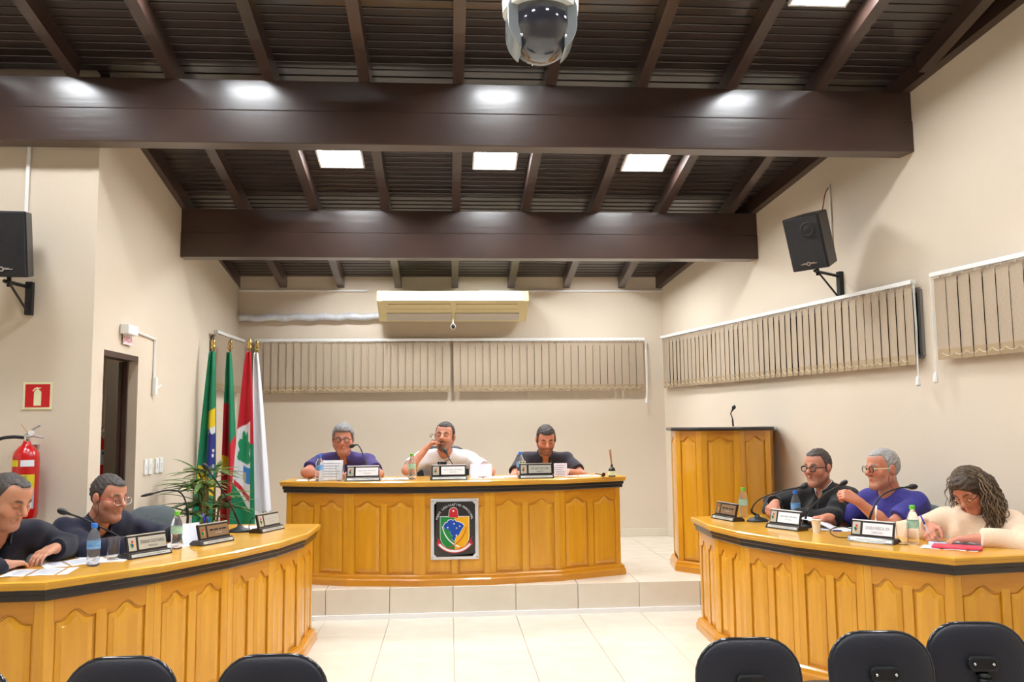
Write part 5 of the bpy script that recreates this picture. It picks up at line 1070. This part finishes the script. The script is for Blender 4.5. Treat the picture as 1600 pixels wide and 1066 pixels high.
# 4 man drinking
PEOPLE['C2'] = person(dict(label='bearded man in white T-shirt drinking from a glass at the main bench', head=(-.035, 7.68, 1.385), floor=ZP, face=(.03, -1), look=(-.22, -1), pitch=-6, roll=-4, hs=1.03, fat=1.08, torso=.56, skin=rgb(212, 152, 128), brow=rgb(40, 30, 26), beard=(rgb(66, 54, 48), .85), goatee=True, sw=1.12,
    rh=dict(pos=(-.150, 7.535, 1.335), f=(.55, -.15, .60), n=(.75, .1, -.60), curl=48, thumb=50, elbow=(-.75, -.2, -.8)), lh=dict(pos=(.305, 7.30, 1.10), f=(-.55, -.75, .15), n=(-.45, .2, -.8), curl=42, elbow=(.9, .2, -.5)),
    hair=dict(mat=M_hdark, col=rgb(42, 33, 29), g=.007, line=(.074, .01, -.07), recede=.5), shirt=dict(mat=M_cwhite, g=.016, ring=True, sleeve=.72, wr=.004)))
# 5 man in charcoal polo
PEOPLE['C3'] = person(dict(label='man in charcoal polo looking down at the right of the main bench', head=(.87, 7.64, 1.35), floor=ZP, face=(.02, -1), look=(.02, -1), pitch=22, hs=1.0, fat=1.05, torso=.56, skin=rgb(205, 142, 118), brow=rgb(32, 24, 22), beard=(rgb(60, 46, 42), .65), sw=1.12,
    rh=dict(pos=(.77, 7.30, 1.085), f=(.35, -.9, .1), n=(.2, 0, -1), curl=35, elbow=(-.9, .2, -.5)), lh=dict(pos=(1.00, 7.30, 1.085), f=(-.35, -.9, .1), n=(-.2, 0, -1), curl=35, elbow=(.9, .2, -.5)),
    hair=dict(mat=M_hdark, col=rgb(42, 33, 29), g=.008, top=.004, line=(.072, .0, -.07), recede=.35), shirt=dict(mat=M_cpolo, g=.013, collar=M_cpolo, vneck=.05, gap=.45)))
# 6 black jacket
PEOPLE['R1'] = person(dict(label='man in black jacket and dark-rimmed glasses at the far end of the right bench', head=(2.615, 5.93, 1.16), face=(-.93, -.36), look=(-.86, -.52), pitch=2, hs=1.02, fat=1.12, pelvis=(2.82, 6.02), torso=.54, skin=rgb(208, 146, 122), brow=rgb(60, 48, 42), beard=(rgb(150, 112, 100), .2), eyes=True, jowl=.7,
    rh=dict(pos=(2.30, 6.02, .87), f=(-.55, -.55, -.35), n=(-.2, .1, -.95), curl=55, elbow=(.1, .9, -.2)), lh=dict(pos=(2.30, 5.83, .84), f=(-.45, .85, .0), n=(0, 0, -1), curl=35, elbow=(.2, -.9, -.3)),
    hair=dict(mat=M_hbrown, col=rgb(72, 60, 54), g=.005, top=.010, line=(.082, .02, -.03), recede=.3, fringe=False), shirt=dict(mat=M_cblack, long=True, g=.022, jacket=True, neck=1.2, vneck=.04, wr=.006, wf=30, inner=M_cinner, collar=M_cblack, gap=.5, cuff=.12)))
# 7 blue T-shirt
PEOPLE['R2'] = person(dict(label='silver-haired man in blue T-shirt raising his fist at the right bench', head=(2.815, 5.40, 1.175), face=(-.90, -.43), look=(-.985, -.18), pitch=0, hs=1.04, fat=1.10, pelvis=(2.99, 5.48), torso=.55, skin=rgb(206, 138, 110), brow=rgb(130, 120, 114), beard=(rgb(185, 160, 148), .25), eyes=True, neck=1.12, sw=1.0,
    rh=dict(pos=(2.42, 5.55, .85), f=(-.85, .25, -.1), n=(0, 0, -1), curl=35, elbow=(.2, .8, -.6)), lh=dict(pos=(2.466, 5.20, 1.03), f=(-.80, .10, .42), n=(-.15, .75, -.5), curl=72, thumb=45, elbow=(.15, -.25, -1)),
    hair=dict(mat=M_hwhite, col=rgb(165, 160, 156), g=.006, top=.004, line=(.078, .02, -.07), recede=.5), shirt=dict(mat=M_cblue, g=.014, ring=True, sleeve=.70)))
# 8 woman
PEOPLE['W'] = person(dict(label='woman in cream sweater with curly hair, writing at the right bench', head=(3.01, 4.79, 1.085), face=(-.72, -.69), look=(-.86, -.51), pitch=36, roll=10, hs=.98, fat=1.06, pelvis=(3.10, 4.88), torso=.53, skin=rgb(212, 146, 120), brow=rgb(60, 44, 36), neck=.9, sw=.98,
    rh=dict(pos=(2.74, 4.76, .845), f=(-.55, -.65, -.35), n=(.35, -.5, -.75), curl=45, thumb=40, elbow=(-.5, .8, -.3)), lh=dict(pos=(2.83, 4.60, .835), f=(-.80, .55, -.05), n=(0, 0, -1), curl=18, elbow=(.55, -.75, -.2)),
    shirt=dict(mat=M_ccream, long=True, g=.026, ring=True, wr=.005, wf=24, cuff=.10)))
def place_glasses():
    eyeglasses(PEOPLE['L2'][1], 'red-armed reading glasses on the man in the navy jacket', M_chrome, M_plred, .0018, M_blackpl, drop=-.006)
    eyeglasses(PEOPLE['C1'][1], 'black-rimmed glasses on the grey-haired man', M_blackpl, None, .0026)
    eyeglasses(PEOPLE['R1'][1], 'dark-rimmed glasses on the man in the black jacket', M_blackpl, None, .0030)
    eyeglasses(PEOPLE['R2'][1], 'black glasses with pale arms on the silver-haired man', M_blackpl, M_signcream, .0024, mat('cord_red', rgb(120, 30, 40), .6))
    eyeglasses(PEOPLE['W'][1], 'pale-rimmed glasses low on the nose of the woman', M_brass, M_blackpl, .0022, drop=-.008)
place_glasses()
# woman's long curly hair
root, hw, lw, arms, org, fw, q = PEOPLE['W']
hh = q['h']; rn = random.Random(3); HMv = q['HM']; Rt, Fd, Up = HMv[:, 0], HMv[:, 1], HMv[:, 2]
F = Field(q['H'] - .22, q['H'] + .2, .005); F.ell(hh(0, -.02, .034), np.array((.086, .104, .098)), HMv, .02); F.ell(hh(0, .040, .056), np.array((.068, .056, .064)), HMv, .02); F.ell(hh(-.03, -.07, -.03), np.array((.095, .07, .10)), HMv, .03)
for sd in (1, -1): F.ell(hh(sd * .075, -.02, -.01), np.array((.022, .055, .085)), HMv, .02)
F.wrinkle(.003, 110)
F.ell(hh(0, .105, -.040), np.array((.072, .085, .110)), HMv, .01, sub=True); pass
V, Q = F.mesh(); M_curl = hairm('curly_hair', rgb(46, 36, 30), rgb(92, 74, 56)); M_curl2 = hairm('curly_hair_tips', rgb(158, 132, 102), rgb(98, 78, 58)); np_obj('hair', V, Q, M_curl, root)
mb = MB(); mb2 = MB()
for i in range(520):
    left = rn.random() < .80                       # most of it falls over her left shoulder
    sd = -1 if left else 1; th0 = rn.uniform(-.1, 1.6) if left else rn.uniform(.3, 1.5)
    r0 = Vector(hh(sd * .086 * math.cos(th0 * .9), -.015 - .105 * math.sin(max(0, th0)), rn.uniform(-.05, .075))); ctr = Vector(q['H']); outw = r0 - ctr; outw.z *= .15; outw.normalize()
    Ln = rn.uniform(.15, .34) if left else rn.uniform(.10, .20); path = []; ph_ = rn.uniform(0, 6.28); fq = rn.uniform(70, 120); amp = rn.uniform(.005, .012)
    tgt = r0 + outw * rn.uniform(.015, .085) + Vector((rn.uniform(-.02, .02), rn.uniform(-.015, .02), 0)); nk = 26
    for k in range(nk):
        t = k / (nk - 1); p = r0.lerp(tgt, math.sin(min(1, t * 1.6) * math.pi / 2)); p = Vector((p.x, p.y, r0.z - Ln * (t ** 1.25))); path.append(p + Vector((math.cos(ph_ + fq * Ln * t), math.sin(ph_ + fq * Ln * t), .3 * math.sin(2 * ph_ + fq * Ln * t))) * amp * min(1, .3 + t))
    (mb if rn.random() < .42 else mb2).tube(path, [.0028 * (1 - .55 * k / (nk - 1)) + .0006 for k in range(nk)], 4, cap=False)
for i in range(240):
    sd = -1 if rn.random() < .6 else 1; y0 = rn.uniform(-.95, .62); wdt = math.sqrt(max(.05, 1 - y0 * y0)); ph_ = rn.uniform(0, 6.28); path = []; nk = 20; end = rn.uniform(1.5, 2.1)
    for k in range(nk):
        t = k / (nk - 1); a = .03 + end * t; p = hh(sd * .0905 * wdt * math.sin(a) + .0015 * math.sin(ph_ + 22 * t), -.02 + .106 * y0 - .02 * t + .006 * t * math.sin(ph_ + 14 * t), .034 + (.101 + rn.uniform(0, .001)) * wdt * math.cos(a)); path.append(Vector(p))
    (mb if rn.random() < .78 else mb2).tube(path, .0024, 4, cap=False)
tag(mb.build('curls', M_curl, root, smooth=True), kind='stuff'); tag(mb2.build('highlighted_curls', M_curl2, root, smooth=True), kind='stuff')
# glass in the drinking man's hand
ga = PEOPLE['C2']; arm = ga[3][0]; wr_, f_, n_ = np.array(arm[3]), np.array(arm[4]), np.array(arm[5])
tg = tumbler((0, 0, 0), 'clear glass raised to the lips of the man drinking', .85); b_ = ga[1](.082, .168, -.004); r_ = ga[1](.014, .114, -.054); tg.location = b_; tg.rotation_euler = (r_ - b_).to_track_quat('Z', 'Y').to_euler()
# neck chain of the man in the blue shirt
rt_, hw2, lw2, ar2, og2, fw2, q2 = PEOPLE['R2']; N_, fy_, uz_ = q2['N'], q2['fy'], q2['uz']
o = MB().tube([lw2(N_ + np.array([.075 * math.cos(a), 0, 0]) + fy_ * (.03 + .115 * math.sin(a) if math.sin(a) > 0 else .03 + .07 * math.sin(a)) - uz_ * (.02 + .15 * max(0, math.sin(a)) ** 1.5)) for a in [2 * math.pi * i / 28 for i in range(29)]], .0022, 5).build('neck_chain', M_metal); tag(o, 'thin chain around the neck of the man in the blue T-shirt', 'necklace')
# chairs of the councillors
for k, lab, m, kw in (('L1', 'grey swivel chair of the man furthest left', M_greyfab, {}), ('L2', 'grey swivel chair of the man in red glasses', M_greyfab, {}), ('R1', 'grey swivel chair of the man in the black jacket', M_greyfab, {}), ('R2', 'grey swivel chair of the man in the blue T-shirt', M_greyfab, {}), ('W', 'grey swivel chair of the woman writing', M_greyfab, {}),
                     ('C1', 'low black chair of the grey-haired man', M_leather, dict(top=.80, group='black chairs of the main bench')), ('C2', 'black leather chair behind the man drinking', M_leather, dict(top=1.06, hb=.58, wd=.50, group='black chairs of the main bench')), ('C3', 'low black chair of the man in the charcoal polo', M_leather, dict(top=.80, group='black chairs of the main bench'))):
    org_, fw_ = PEOPLE[k][4], PEOPLE[k][5]; office_chair((org_[0] + fw_[0] * .02, org_[1] + fw_[1] * .02, org_[2]), fw_, lab, m, **kw)
office_chair((-1.93, 6.05, 0), (.62, -.78), 'empty grey swivel chair at the far end of the left bench', top=.95)

flush_text()
